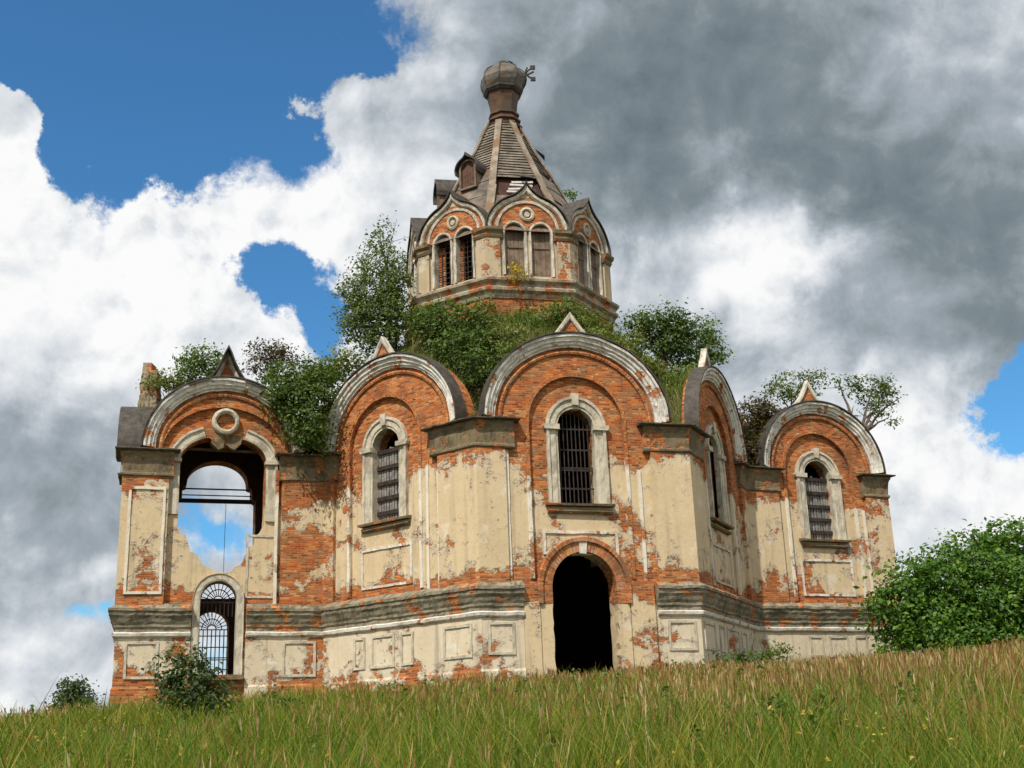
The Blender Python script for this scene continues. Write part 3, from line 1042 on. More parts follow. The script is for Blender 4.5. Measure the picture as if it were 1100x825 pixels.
# far side of the arm
bw = MB()
bw.sweep(arch_door(0.66, 5.25, 0.70, 3.05), [(0.0, 0.5), (0.0, -0.05), (0.25, -0.05), (0.25, 0.05)])
bw = build('window', bw, STONE, church, F_AB2.at(uAb))
mb = MB()
for k in range(1, 8):
    x = -0.66 + 1.32 * k / 8
    mb.box(x - 0.02, x + 0.02, 0.45, 0.48, 3.0, 5.2)
for z in (3.25, 3.62, 4.0, 4.08, 4.5, 4.95, 5.2):
    mb.box(-0.66, 0.66, 0.478, 0.505, z - 0.02, z + 0.02)
for k in range(1, 12):
    a = pi * k / 12
    mb.beam((0.15 * cos(a), 0.46, 5.22 + 0.15 * sin(a)), (0.65 * cos(a), 0.46, 5.22 + 0.7 * sin(a)), 0.03)
for r in (0.26, 0.6):
    mb.sweep(arch(0.66 * r, 5.22, 0.7 * r, 14), [(-0.018, 0.445), (0.018, 0.445), (0.018, 0.475), (-0.018, 0.475)])
build('grille', mb, IRON, bw)
# iron ties across the arm
for z, r, dy in ((10.5, 0.10, 5.1), (11.02, 0.035, 5.15), (10.72, 0.025, 5.0)):
    mb = MB()
    mb.beam((uA - 2.9, dy, z), (uA + 3.4, dy, z + 0.02), r * 1.6, r * 1.6)
    build('tie_rod', mb, IRON, church, F_A.m)
mb = MB()
mb.beam((uA - 1.75, 0.65, 11.62), (uA + 1.75, 0.65, 11.58), 0.09, 0.09)
build('tie_rod', mb, RUST, church, F_A.m)
mb = MB()
mb.tube([(uA + 0.55, 5.0, 10.5), (uA + 0.54, 5.0, 8.2), (uA + 0.55, 5.0, 7.2)], 0.012, 4)
build('wire', mb, IRON, church, F_A.m)

# inner walls shutting the arms off from the dark body of the church
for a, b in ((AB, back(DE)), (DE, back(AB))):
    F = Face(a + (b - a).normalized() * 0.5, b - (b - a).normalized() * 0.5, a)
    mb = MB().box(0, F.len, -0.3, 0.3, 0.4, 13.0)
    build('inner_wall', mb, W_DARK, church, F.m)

# --- capitals and pilasters at the corners
UC = F_C
pilaster([F_SL.pt(F_SL.len - 1.5), WALL[1], F_A.pt(F_A.u(1.86))], 0.50, 0.16, [(F_A, F_A.u(0.36), F_A.u(1.86))])
pilaster([F_A.pt(F_A.u(6.05)), WALL[2], F_B.pt(0.62)], 0.585, 0.12)
pilaster([F_B.pt(F_B.u(5.83)), WALL[3], F_C.pt(F_C.u(1.15))], 0.47, 0.34)
pilaster([F_C.pt(F_C.u(6.62)), WALL[4], F_D.pt(1.45)], 0.48, 0.24)
pilaster([F_D.pt(F_D.len - 0.9), WALL[5], F_E.pt(F_E.u(1.55))], 0.52, 0.1)
pilaster([F_E.pt(F_E.u(6.12)), WALL[6], F_SR.pt(1.3)], 0.51, 0.1)
for i in (7, 8, 9, 10, 11, 0):
    Fa, Fb = FACES[i - 1], FACES[i]
    pilaster([Fa.pt(Fa.len - 1.2), WALL[i], Fb.pt(1.2)], 0.52, 0.15)

# --- plinth, its white band and the heavy cornice over it, broken by the low window and the door
RUNS = [[WALL[0], WALL[1], F_A.pt(uA - 0.98)],
        [F_A.pt(uA + 0.98), WALL[2], WALL[3], F_C.pt(F_C.u(1.62))],
        [F_C.pt(F_C.u(6.50)), WALL[4], WALL[5], WALL[6], WALL[7]],
        [WALL[7], WALL[8], WALL[9], WALL[10], WALL[11], F_AB2.pt(uAb - 0.95)],
        [F_AB2.pt(uAb + 0.95), WALL[0]]]
for k, r in enumerate(RUNS):
    p = plan_sweep('plinth', r, PLI_PROF, W_PLINTH, 0.56 if k == 0 else (0.5 if k == 2 else 0.505))
    plan_sweep('cornice', r, COR_PROF, CORN)
    plan_sweep('plinth_band', r, BAND_PROF, WHITE, 0.5, p)
# weathered brick courses just above the cornice
for k, r in enumerate(RUNS[:3]):
    pass


def panels(F, name, rects, y=0.0, mat=None, out=0.045, w=0.045):
    for u0, u1, z0, z1 in rects:
        mb = MB()
        frame_rect(mb, u0, u1, z0, z1, w, out)
        build(name, mb, mat or STONE, church, F.at(0, y, 0))


# panels under the upper windows and along the plinth
panels(F_B, 'wall_panel', [(uB - 1.24, uB + 1.24, 5.98, 7.38)], 0.12, WHITE)
panels(F_E, 'wall_panel', [(uE - 1.28, uE + 1.30, 5.98, 7.46)], 0.12, WHITE)
panels(F_D, 'wall_panel', [(uD - 1.24, uD + 1.24, 5.98, 7.38)], 0.12, STONE)
b0 = F_B.len
panels(F_B, 'plinth_panel', [(uB - 1.45, uB - 0.95, 3.1, 4.16), (uB - 0.55, uB + 0.52, 3.1, 4.16), (uB + 0.92, uB + 1.45, 3.1, 4.16), (b0 - 1.62, b0 - 0.42, 3.15, 4.18)], -0.07)
panels(F_C, 'plinth_panel', [(0.22, 1.08, 3.2, 4.2), (F_C.len - 1.2, F_C.len - 0.22, 3.25, 4.2)], -0.07)
panels(F_D, 'plinth_panel', [(0.3, 1.6, 3.3, 4.2), (2.2, 2.8, 3.3, 4.2), (3.2, 4.9, 3.3, 4.2), (5.3, 6.0, 3.3, 4.2)], -0.07)
panels(F_A, 'plinth_panel', [(0.32, 1.40, 3.0, 4.22), (F_A.len - 1.5, F_A.len - 0.35, 3.0, 4.2)], -0.07)
panels(F_E, 'plinth_panel', [(uE - 1.4, uE - 0.8, 3.4, 4.2), (uE - 0.4, uE + 0.5, 3.4, 4.2), (uE + 0.9, uE + 1.5, 3.4, 4.2), (F_E.len - 1.4, F_E.len - 0.3, 3.3, 4.2)], -0.07)
panels(F_C, 'door_panel', [(uC - 2.22, uC - 1.55, 2.3, 4.3)], 0.0, STONE)
panels(F_A, 'wall_panel', [(uA + 0.98, uA + 2.0, 5.9, 8.2)], 0.12, STONE, 0.03)
# vertical plaster fillets left along the bays
for F, us in ((F_B, (F_B.u(5.83) - 0.07, uB + 2.2)), (F_C, (F_C.u(1.15) + 0.07, uC + 2.3)), (F_E, (uE + 2.2,)), (F_A, (uA + 2.02,))):
    for u in us:
        mb = MB()
        mb.sweep(densify([(u, 5.62), (u, 10.2 + 0.6 * sin(u * 7))], 0.3), [(-0.06, 0.02), (-0.06, -0.05), (0.06, -0.05), (0.06, 0.02)])
        build('fillet', mb, W_TRIM, church, F.m, bias=0.47)

# --- west door: brick voussoirs, plain jambs
mb = MB()
mb.sweep(arch_door(1.18, 5.40, 1.25, 4.95, 30)[0:] if False else [(1.18, -0.55)] + arch(1.18, 0, 1.25, 30) + [(-1.18, -0.55)], [(0.0, 0.2), (0.0, -0.06), (0.34, -0.07), (0.36, -0.15), (0.50, -0.16), (0.53, -0.10), (0.53, 0.05)])
dr = build('door_arch', mb, RING, church, F_C.at(uC, 0.0, 5.40))
for sgn, wd, zt_, bi in ((-1, 2.24, 5.5, 0.49), (1, 2.55, 5.62, 0.50)):
    mb = MB()
    jp = jag([(1.18, 0.4), (1.18, 4.86)], 0.035, 0.22, 5 + sgn)
    mb.prism([(sgn * x, z) for x, z in jp] + [(sgn * 1.63, 4.86), (sgn * 1.63, 0.4)], [], -0.05, 0.3)
    build('door_jamb', mb, W_MAIN, dr, F_C.at(uC), bias=bi - 0.02)
    mb = MB()
    mb.prism([(sgn * 1.66, 0.4), (sgn * wd, 0.4), (sgn * wd, zt_), (sgn * 1.66, zt_)], [], -0.09, 0.1)
    build('door_pier', mb, W_MAIN, dr, F_C.at(uC), bias=bi)
mb = MB()
mb.prism([(-0.13, 6.58), (0.11, 6.58), (0.15, 7.08), (-0.16, 7.08)], [], -0.11, 0.1)
build('keystone', mb, WHITE, dr, F_C.at(uC))
# niche over the door
mb = MB()
frame_rect(mb, uC - 1.36, uC + 1.34, 6.6, 7.36, 0.05, 0.05)
build('wall_panel', mb, WHITE, church, F_C.at(0, 0.12, 0))

# --- roof: earth-covered vaults
RD = 4.45


def roof_height(Fk, u, uc, hw, rise, base=11.25):
    t = (u - uc) / hw
    return base + (ZSPR - base + rise - 0.1) * sqrt(1 - t * t) if abs(t) < 1 else base


OCT = [(F_B, F_B.u(3.42), 3.45, 3.1), (F_C, uC, 3.45, 3.16), (F_D, uD, 3.36, 3.1), (F_B2, F_B2.len / 2, 3.3, 3.0), (F_C2, F_C2.len / 2, 3.3, 3.0), (F_D2, F_D2.len / 2, 3.3, 3.0)]


def build_roof():
    N, M = 288, 22
    V, Q = [], []
    rr = np.random.default_rng(5)
    ph = rr.uniform(0, 6.28, 12)
    for i in range(N):
        a = 2 * pi * i / N
        dv = Vector((sin(a), -cos(a)))
        # distance to the walls of the octagon
        best, hb = 1e9, 13.2
        for Fk, uc, hw, rise in OCT:
            nrm = Vector((Fk.d.y, -Fk.d.x))
            den = dv.dot(nrm)
            if den < 1e-3:
                continue
            t = (Fk.a - OC).dot(nrm) / den
            p = OC + dv * t
            u = (p - Fk.a).dot(Fk.d)
            if -0.05 <= u <= Fk.len + 0.05 and t < best:
                best, hb = t, roof_height(Fk, u, uc, hw, rise)
        for a_, b_ in ((AB, back(DE)), (back(AB), DE)):
            e = (b_ - a_)
            den = dv.x * e.y - dv.y * e.x
            if abs(den) < 1e-6:
                continue
            w = a_ - OC
            t = (w.x * e.y - w.y * e.x) / den
            s = (w.x * dv.y - w.y * dv.x) / den
            if t > 0 and -0.02 <= s <= 1.02 and t < best:
                best, hb = t, 13.6
        for j in range(M + 1):
            f = j / M
            r = 3.6 + (best - 0.25 - 3.6) * f
            cone = 17.25 - max(0.0, r - 4.0) * 0.56
            w = min(1.0, max(0.0, (f - 0.25) / 0.6))
            w = w * w * (3 - 2 * w)
            h = cone * (1 - w) + hb * w
            h += 0.14 * sin(r * 2.3 + ph[0]) * sin(a * 9 + ph[1]) * (1 - f)
            p = OC + dv * r
            V.append((p.x, p.y, h))
    for i in range(N):
        for j in range(M):
            i2 = (i + 1) % N
            Q.append((i * (M + 1) + j, i2 * (M + 1) + j, i2 * (M + 1) + j + 1, i * (M + 1) + j + 1))
    mb = MB()
    mb.add(V, Q)
    o = build('roof', mb, SOIL, church, Matrix(), smooth=True)
    # arms
    for Fk, Fs, uc, side in ((F_A, F_SL, uA, 0), (F_E, F_SR, uE, 1)):
        Wd, Dp = Fk.len, Fs.len
        V, Q = [], []
        n, m = 40, 30
        for j in range(m + 1):
            t = 0.35 + (Dp - 0.7) * j / m
            for i in range(n + 1):
                s = (0.35 if side == 0 else -0.4) + (Wd - (0.35 if side == 0 else -0.05)) * i / n
                s = -0.4 + (Wd + 0.8) * i / n
                s = min(max(s, 0.3 if side == 0 else -0.5), Wd + 0.5 if side == 0 else Wd - 0.3)
                h1 = roof_height(Fk, s, uc, 2.95, 2.8)
                h2 = roof_height(Fs, t, Dp / 2, 2.55, 2.0)
                ds = s if side == 0 else Wd - s
                if (side == 0 and s > uc) or (side == 1 and s < uc):
                    h1 = max(h1, 12.6)
                h = max(h1, h2 if ds < Wd * 0.6 else 0)
                V.append((s, t, h + 0.05 * sin(s * 5) * sin(t * 4)))
        for j in range(m):
            for i in range(n):
                k = j * (n + 1) + i
                Q.append((k, k + 1, k + n + 2, k + n + 1))
        mb = MB()
        mb.add(V, Q)
        build('roof', mb, SOIL, church, Fk.m, smooth=True)


build_roof()
# ruined brick stub at the outer corner of the left arm
mb = MB()
p0 = at(162, 418, 46.5)
r = random.Random(2)
for k in range(16):
    z = 12.8 + k * 0.17
    w = 0.44 - 0.012 * k
    mb.box(p0.x - w + r.uniform(-0.03, 0.03), p0.x + (w if k < 14 else 0.1) + r.uniform(-0.03, 0.03), p0.y - 0.35, p0.y + 0.35, z, z + 0.165)
build('chimney_stub', mb, CAPS_OLD, church, Matrix())

# --- drum
ROTD = 12.5
SIDES = range(8)


DC = OC + Vector((-0.10, 0.0))


def octv(R, k):
    a = radians(ROTD - 22.5 + 45 * k)
    return DC + Vector((sin(a), -cos(a))) * R


def octring(R, z):
    return [(*octv(R, k), z) for k in SIDES]


DR = 4.52
mb = MB()
mb.rings([octring(DR + 0.12, 15.2), octring(DR + 0.12, 17.95)])
drum = build('drum', mb, W_DRUM, church, Matrix(), bias=0.58)
mb = MB()
mb.sweep(densify([octv(DR, k) for k in SIDES], 0.3, True), [(-0.3, 17.9), (0.16, 17.9), (0.20, 18.0), (0.20, 18.1), (0.34, 18.2), (0.36, 18.32), (0.24, 18.40), (0.24, 18.52), (0.40, 18.62), (0.42, 18.72), (0.20, 18.84), (-0.3, 18.86)], closed=True, mp=lambda p, h: (p[0], p[1], h))
build('base_moulding', mb, stone_material('drum base moulding', (0.47, 0.41, 0.31), (0.14, 0.10, 0.065), 0.8, 0.35), drum, Matrix())


def ogee(hw, zs, zt, n=14):
    """Half-round shoulders that turn up into a point."""
    pts = []
    for i in range(n + 1):
        t = i / n
        a = t * 1.15
        pts.append((hw * cos(a), zs + (zt - zs) * 0.80 * sin(a) / sin(1.15) * 0.86))
    x0, z0 = pts[-1]
    for i in range(1, 6):
        t = i / 5
        pts.append((x0 * (1 - t) ** 1.35, z0 + (zt - z0) * t ** 1.25))
    return pts + [(-x, z) for x, z in pts[-2::-1]]


WH = []
for s in (-1, 1):
    WH.append(shift(arch_door(0.43, 20.86, 0.48, 18.98, 14), s * 0.57))
for k in SIDES:
    F = Face(octv(DR, k), octv(DR, k + 1), octv(DR, k))
    c = F.len / 2
    og = ogee(1.74, 20.98, 23.12)
    mb = MB()
    mb.prism(shift([(1.72, 18.8), (1.72, 20.98)] + og + [(-1.72, 20.98), (-1.72, 18.8)], c), [shift(h, c) for h in WH], 0, 0.5)
    build('drum_wall', mb, W_DRUM, drum, F.m, bias=0.5)
    mb = MB()
    pr = [(-0.16, 0.05), (-0.16, -0.05), (-0.11, -0.12), (0.0, -0.14), (0.03, -0.10), (0.03, 0.05)]
    mb.sweep(og, pr)
    mb.sweep(arch(1.32, 21.02, 1.34, 26), [(-0.06, 0.03), (-0.06, -0.05), (0.05, -0.07), (0.07, 0.03)])
    build('gable_moulding', mb, GABLE, drum, F.at(c))
    mb = MB()
    mb.sweep([(x * 1.0, z) for x, z in ogee(1.81, 20.98, 23.20)], [(0, 1.5), (0, -0.22), (0.045, -0.22), (0.06, 1.5)])
    build('gable_capping', mb, TIN, drum, F.at(c))
    mb = MB()
    mb.sweep([(0.24 * cos(2 * pi * j / 24), 0.24 * sin(2 * pi * j / 24)) for j in range(24)], [(-0.05, 0.05), (-0.05, -0.05), (0.0, -0.09), (0.08, -0.06), (0.08, 0.05)], closed=True)
    mb.sweep([(0.09 * cos(2 * pi * j / 16), 0.09 * sin(2 * pi * j / 16)) for j in range(16)], [(-0.08, 0.03), (-0.08, -0.05), (0.03, -0.05), (0.03, 0.03)], closed=True)
    build('medallion', mb, STONE, drum, F.at(c, 0, 21.78))
    # paired windows
    for s in (-1, 1):
        mb = MB()
        mb.sweep(arch_door(0.42, 20.86, 0.48, 18.98, 16), [(0.0, 0.3), (0.0, -0.05), (0.03, -0.08), (0.10, -0.08), (0.12, 0.03)])
        w = build('drum_window', mb, GABLE, church, F.at(c + s * 0.57))
        mb = MB()
        kk = k if k < 6 else k - 8
        if kk == 0 or kk == 1 and False:
            pass
        if k == 7:
            for j in range(1, 4):
                mb.box(-0.42 + 0.84 * j / 4 - 0.015, -0.42 + 0.84 * j / 4 + 0.015, 0.2, 0.23, 18.98, 21.26)
            for j in range(1, 10):
                mb.box(-0.42, 0.42, 0.225, 0.25, 18.98 + 0.23 * j - 0.012, 18.98 + 0.23 * j + 0.012)
            build('lattice', mb, IRON, w)
            if s == -1 or True:
                m2 = MB()
                m2.box(-0.44, -0.1 if s < 0 else -0.22, 0.30, 0.36, 18.98, 20.9)
                build('blocked_part', m2, W_DRUM, w, bias=0.66)
        else:
            r = random.Random(k * 2 + s)
            for j in range(4):
                x0 = -0.42 + 0.21 * j
                mb.box(x0 + 0.006, x0 + 0.204, 0.14 + r.uniform(0, 0.02), 0.2, 18.98, 20.86 + 0.48 * sqrt(max(0, 1 - (min(abs(x0), abs(x0 + 0.21)) / 0.42) ** 2)))
            mb.box(-0.40, 0.40, 0.11, 0.145, 20.28, 20.36)
            build('shutter', mb, SHUT, w)
    # corner pier with its cap
    F2 = Face(octv(DR, k + 1), octv(DR, k + 2), octv(DR, k + 1))
    line = [F.pt(F.len - 0.50), octv(DR, k + 1), F2.pt(0.50)]
    mb = MB()
    mb.sweep(line, [(-0.2, 18.8), (0.13, 18.8), (0.13, 20.62), (-0.2, 20.62)], mp=lambda p, h: (p[0], p[1], h))
    build('corner_pier', mb, W_DRUM, drum, Matrix(), bias=0.53)
    mb = MB()
    e = [line[0] + (line[0] - line[1]).normalized() * 0.10, line[1], line[2] + (line[2] - line[1]).normalized() * 0.10]
    mb.sweep(e, [(-0.2, 20.6), (0.16, 20.6), (0.2, 20.7), (0.2, 20.8), (0.30, 20.9), (0.32, 21.02), (-0.2, 21.08)], mp=lambda p, h: (p[0], p[1], h))
    build('pier_cap', mb, CAPS, drum, Matrix())
mb = MB()
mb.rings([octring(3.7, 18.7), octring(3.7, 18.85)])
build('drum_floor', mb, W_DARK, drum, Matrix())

# --- tent roof
TENT = [(4.60, 21.0), (3.80, 22.25), (3.02, 23.7), (2.32, 25.05), (1.54, 26.5), (0.78, 28.15)]


def tr(z):
    for (r1, z1), (r2, z2) in zip(TENT, TENT[1:]):
        if z1 <= z <= z2:
            return r1 + (r2 - r1) * (z - z1) / (z2 - z1)
    return TENT[-1][0]


mb = MB()
for k in SIDES:
    # lower half: iron sheets, one lap over another
    zs = [21.0, 22.3, 23.3, 24.2, 25.0]
    if k == 0:
        zs = [21.0, 22.3, 23.2]
    for z1, z2 in zip(zs, zs[1:]):
        a, b = octv(tr(z1) + 0.03, k), octv(tr(z1) + 0.03, k + 1)
        c_, d_ = octv(tr(z2), k + 1), octv(tr(z2), k)
        nsh = 4 if z1 < 23 else 3
        for q in range(nsh):
            f0, f1 = q / nsh, (q + 1) / nsh
            l = 0.012 * (q % 2)
            pa, pb, pc, pd = a.lerp(b, f0), a.lerp(b, f1), d_.lerp(c_, f1), d_.lerp(c_, f0)
            mb.add([(*pa, z1 + l), (*pb, z1 + l), (*pc, z2 + l), (*pd, z2 + l)], [(0, 1, 2, 3)])
tent = build('tent_roof', mb, SHEET, church, Matrix())
mb = MB()
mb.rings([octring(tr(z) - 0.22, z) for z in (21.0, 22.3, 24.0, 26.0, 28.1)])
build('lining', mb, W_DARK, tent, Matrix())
r = random.Random(8)
mb = MB()
for k in SIDES:
    z = 25.0 if k != 0 else 24.35
    while z < 27.95:
        h = 0.165
        a, b = Vector(octv(tr(z) + 0.05, k)), Vector(octv(tr(z) + 0.05, k + 1))
        c_, d_ = octv(tr(z + h), k + 1), octv(tr(z + h), k)
        j = r.uniform(-0.02, 0.02)
        if r.random() > 0.04:
            nrm = Vector(((a + b).x / 2 - OC.x, (a + b).y / 2 - OC.y)).normalized() * 0.03
            pa, pb = a, b
            v = [(*pa, z + j), (*pb, z - j), (*c_, z + h - j - 0.012), (*d_, z + h + j - 0.012)]
            v += [(p[0] - nrm.x, p[1] - nrm.y, p[2]) for p in v]
            mb.add(v, [(0, 1, 2, 3), (7, 6, 5, 4), (0, 4, 5, 1), (1, 5, 6, 2), (2, 6, 7, 3), (3, 7, 4, 0)])
        z += h + 0.012
build('roof_boarding', mb, BOARD, tent, Matrix())
for k in SIDES:
    mb = MB()
    pts = [Vector((*octv(rr_ + 0.05, k), z_)) for rr_, z_ in TENT]
    for p, q in zip(pts, pts[1:]):
        outv = Vector((p.x - OC.x, p.y - OC.y, 0)).normalized()
        mb.beam(p, q + (q - p).normalized() * 0.03, 0.30 if p.z > 23.5 else 0.38, 0.07, outv)
    build('roof_rib', mb, RIBM, tent, Matrix())
# pale laths in the front slope's hole, coloured to stand in for sky behind
F = Face(octv(4, 1), octv(4, 2), octv(4, 1))
mb = MB()
nv = Vector((sin(radians(ROTD + 0 + 45 * 1 - 45)), -cos(radians(ROTD)), 0))
for j, (z, sk) in enumerate(((23.52, 0.02), (23.72, 0.05), (23.94, 0.0), (24.14, 0.03))):
    rr_ = tr(z) * cos(radians(22.5)) - 0.1
    cx, cy = OC.x + sin(radians(ROTD)) * rr_, OC.y - cos(radians(ROTD)) * rr_
    t = Vector((cos(radians(ROTD)), sin(radians(ROTD)), 0))
    a = Vector((cx, cy, z)) - t * (0.62 - 0.1 * j) + Vector((0, 0, -sk))
    b = Vector((cx, cy, z)) + t * (0.50 + 0.05 * j) + Vector((0, 0, sk))
    mb.beam(a, b, 0.04, 0.085)
build('lath', mb, PALEWOOD, tent, Matrix())
# torn sheets standing off the roof
for (ang, z, w, h, off) in ((ROTD + 45 + 20, 26.3, 0.55, 0.5, 0.35), (ROTD + 5, 23.25, 0.8, 0.35, 0.12), (ROTD - 70, 26.6, 0.4, 0.5, 0.18), (ROTD + 8, 24.35, 0.7, 0.2, 0.10)):
    a = radians(ang)
    rr_ = tr(z) * 0.95
    c0 = Vector((OC.x + sin(a) * rr_, OC.y - cos(a) * rr_, z))
    t = Vector((cos(a), sin(a), 0))
    o_ = Vector((sin(a), -cos(a), 0))
    mb = MB()
    mb.add([c0 - t * w / 2 + o_ * off, c0 + t * w / 2 + o_ * off * 0.7, c0 + t * w / 2 * 0.9 - o_ * 0.1 + Vector((0, 0, h)), c0 - t * w / 2 * 0.8 - o_ * 0.1 + Vector((0, 0, h * 0.9))], [(0, 1, 2, 3)])
    build('torn_sheet', mb, TIN, tent, Matrix())


# dormers
def dormer_full(k, z0):
    ang = radians(ROTD + 45 * k)
    rr_ = tr(z0) * cos(radians(22.5))
    Fm = Matrix.Translation((DC.x + sin(ang) * (rr_ + 0.12) - 0.12, DC.y - cos(ang) * (rr_ + 0.12), 0)) @ Matrix.Rotation(ang, 4, 'Z')
    w, zs = 0.45, z0 + 0.98
    mb = MB()
    mb.prism([(w, z0), (w, zs)] + arch(w, zs, 0.46, 14) + [(-w, zs), (-w, z0)], [arch_door(w - 0.09, zs, 0.37, z0 + 0.09, 12)], 0, 1.1)
    d = build('dormer', mb, SHUT, church, Fm)
    mb = MB()
    mb.sweep([(w + 0.06, zs - 0.25)] + [(x, z) for x, z in ogee(w + 0.10, zs - 0.05, zs + 0.66, 10)] + [(-w - 0.06, zs - 0.25)], [(0, 1.25), (0, -0.16), (0.05, -0.16), (0.06, 1.25)])
    build('hood', mb, TIN, d)
    mb = MB()
    for j in range(5):
        x0 = -0.34 + 0.136 * j
        mb.box(x0 + 0.004, x0 + 0.13, 0.12, 0.16, z0 + 0.09, zs + 0.34 * sqrt(max(0, 1 - (min(abs(x0), abs(x0 + 0.136)) / 0.36) ** 2)))
    build('shutter', mb, simple_material('dark red shutter', (0.075, 0.035, 0.025), (0.14, 0.075, 0.055), 4, 0.85), d)


dormer_full(-1, 23.95)
dormer_full(-2, 23.55)
dormer_full(3, 23.8)

# --- neck and faceted onion
def ring_n(R, z, n=8, dx=0.0, rot=ROTD):
    return [(OC.x + dx + R * sin(radians(rot - 22.5 + 360 / n * k)), OC.y - R * cos(radians(rot - 22.5 + 360 / n * k)), z) for k in range(n)]


mb = MB()
mb.rings([ring_n(0.86, 28.02), ring_n(0.88, 28.12), ring_n(0.70, 28.2), ring_n(0.68, 28.34), ring_n(0.80, 28.38), ring_n(0.80, 28.46), ring_n(0.66, 28.52), ring_n(0.64, 28.66), ring_n(0.74, 28.70), ring_n(0.74, 28.80), ring_n(0.62, 28.86), ring_n(0.67, 29.3), ring_n(0.80, 29.92), ring_n(0.76, 30.0)])
neck = build('dome_neck', mb, RUST, church, Matrix())
mb = MB()
prof = [(0.80, 29.92), (0.95, 30.10), (1.06, 30.34), (1.10, 30.58), (1.06, 30.84), (0.92, 31.08), (0.70, 31.26), (0.45, 31.38), (0.26, 31.44)]
mb.rings([ring_n(r_, z_, 8, 0.12 * (z_ - 29.86) / 2) for r_, z_ in prof])
dome = build('onion_dome', mb, DOME, church, Matrix())
mb = MB()
for k in range(8):
    pts = [Vector(ring_n(r_ + 0.015, z_, 8, 0.12 * (z_ - 29.86) / 2)[k]) for r_, z_ in prof]
    mb.tube(pts, 0.028, 4)
mb.rings([ring_n(0.86, 29.84, 8), ring_n(0.97, 29.98, 8), ring_n(0.98, 30.08, 8), ring_n(0.80, 29.98, 8)])
build('seam', mb, TIN, dome, Matrix())
mb = MB()
q = Vector((OC.x + 0.1, OC.y, 31.38))
mb.tube([q, q + Vector((0.0, 0, 0.28)), q + Vector((0.06, -0.05, 0.42))], [0.22, 0.26, 0.06], 7)
mb.add([q + Vector((0.15, -0.3, 0.25)), q + Vector((0.42, -0.3, 0.12)), q + Vector((0.62, -0.2, -0.3)), q + Vector((0.35, -0.2, 0.05))], [(0, 1, 2, 3)])
build('finial', mb, simple_material('verdigris finial', (0.07, 0.08, 0.055), (0.14, 0.14, 0.09), 6, 0.7), dome, Matrix())
# broken cross, fallen against the dome's shoulder
mb = MB()
s = Vector((OC.x + 0.98, OC.y - 0.35, 30.66))
mb.beam(s, s + Vector((0.52, -0.05, 0.22)), 0.07)
mb.beam(s + Vector((0.0, 0, -0.02)), s + Vector((0.22, -0.05, 0.46)), 0.06)
pts = [s + Vector((0.46 - 0.30 * sin(pi * i / 8), -0.05, 0.42 - 0.62 * i / 8 + 0.02)) for i in range(9)]
mb.tube(pts, 0.045, 5)
for p in (pts[0], pts[-1]):
    mb.box(p.x - 0.11, p.x + 0.13, p.y - 0.04, p.y + 0.04, p.z - 0.10, p.z + 0.10)
build('broken_cross', mb, IRON, dome, Matrix())


# ------------------------------------------------------------------ plants
def leaf_cloud(C, N, size, sizevar=0.4):
    """Folded leaf shapes: centres C (n,3), normals N (n,3). Returns verts, tris."""
    n = len(C)
    s = size * (1 + sizevar * rng.uniform(-1, 1, n))[:, None]
    N = N / np.linalg.norm(N, axis=1, keepdims=True)
    R = rng.normal(size=(n, 3))
    A = np.cross(N, R)
    A /= np.linalg.norm(A, axis=1, keepdims=True) + 1e-9
    B = np.cross(N, A)
    base = C - A * s * 0.5
    tip = C + A * s * 0.55 - N * s * 0.12
    l = C + B * s * 0.30 + N * s * 0.10
    r = C - B * s * 0.30 + N * s * 0.10
    V = np.stack([base, l, tip, r], 1).reshape(-1, 3)
    i = np.arange(n)[:, None] * 4
    T = np.concatenate([i + [0, 2, 1], i + [0, 3, 2]], 1).reshape(-1, 3)
    return V, T


def crown_points(blobs, n_leaves, clump=0.28, per=26, droop=0.0):
    """Leaf positions: clumps strewn through the shell of each blob (centre, (rx, ry, rz), weight)."""
    C, N = [], []
    tot = sum(b[2] for b in blobs)
    for c, rad, w in blobs:
        k = max(1, int(n_leaves * w / tot / per))
        d = rng.normal(size=(k, 3))
        d /= np.linalg.norm(d, axis=1, keepdims=True)
        rr = rng.uniform(0.30, 1.08, (k, 1)) ** 0.6
        cc = np.array(c) + d * rr * np.array(rad)
        m = rng.integers(int(per * 0.4), int(per * 1.6), k)
        idx = np.repeat(np.arange(k), m)
        sz = (clump * rng.uniform(0.5, 1.3, k))[idx][:, None]
        off = rng.normal(size=(len(idx), 3)) * sz * np.array([1, 1, 0.6])
        off[:, 2] -= droop * np.abs(off[:, 0])
        C.append(cc[idx] + off)
        N.append(d[idx] * 0.6 + rng.normal(size=(len(idx), 3)) * 0.55 + np.array([0, -0.1, 0.55]))
    return np.concatenate(C), np.concatenate(N)


def limbs(mb, base, ends, r0_, wig=0.12, seed=0, fork=2):
    r = random.Random(seed)
    base = Vector(base)
    for e in ends:
        e = Vector(e)
        n = 6
        pts, rad = [], []
        for i in range(n + 1):
            t = i / n
            p = base.lerp(e, t) + Vector((r.uniform(-wig, wig), r.uniform(-wig, wig), r.uniform(-wig, wig))) * (e - base).length * 0.12 * (1 if 0 < i < n else 0)
            p.z += 0.12 * (e - base).length * sin(pi * t) * (0.5)
            pts.append(p)
            rad.append(r0_ * (1 - 0.82 * t))
        mb.tube(pts, rad, 6)
        for _ in range(fork):
            i = r.randint(2, n - 1)
            d = Vector((r.uniform(-1, 1), r.uniform(-1, 1), r.uniform(0.1, 1))).normalized() * (e - base).length * r.uniform(0.2, 0.4)
            mb.tube([pts[i], pts[i] + d * 0.5 + Vector((0, 0, 0.03)), pts[i] + d], [rad[i] * 0.6, rad[i] * 0.4, rad[i] * 0.15], 5)


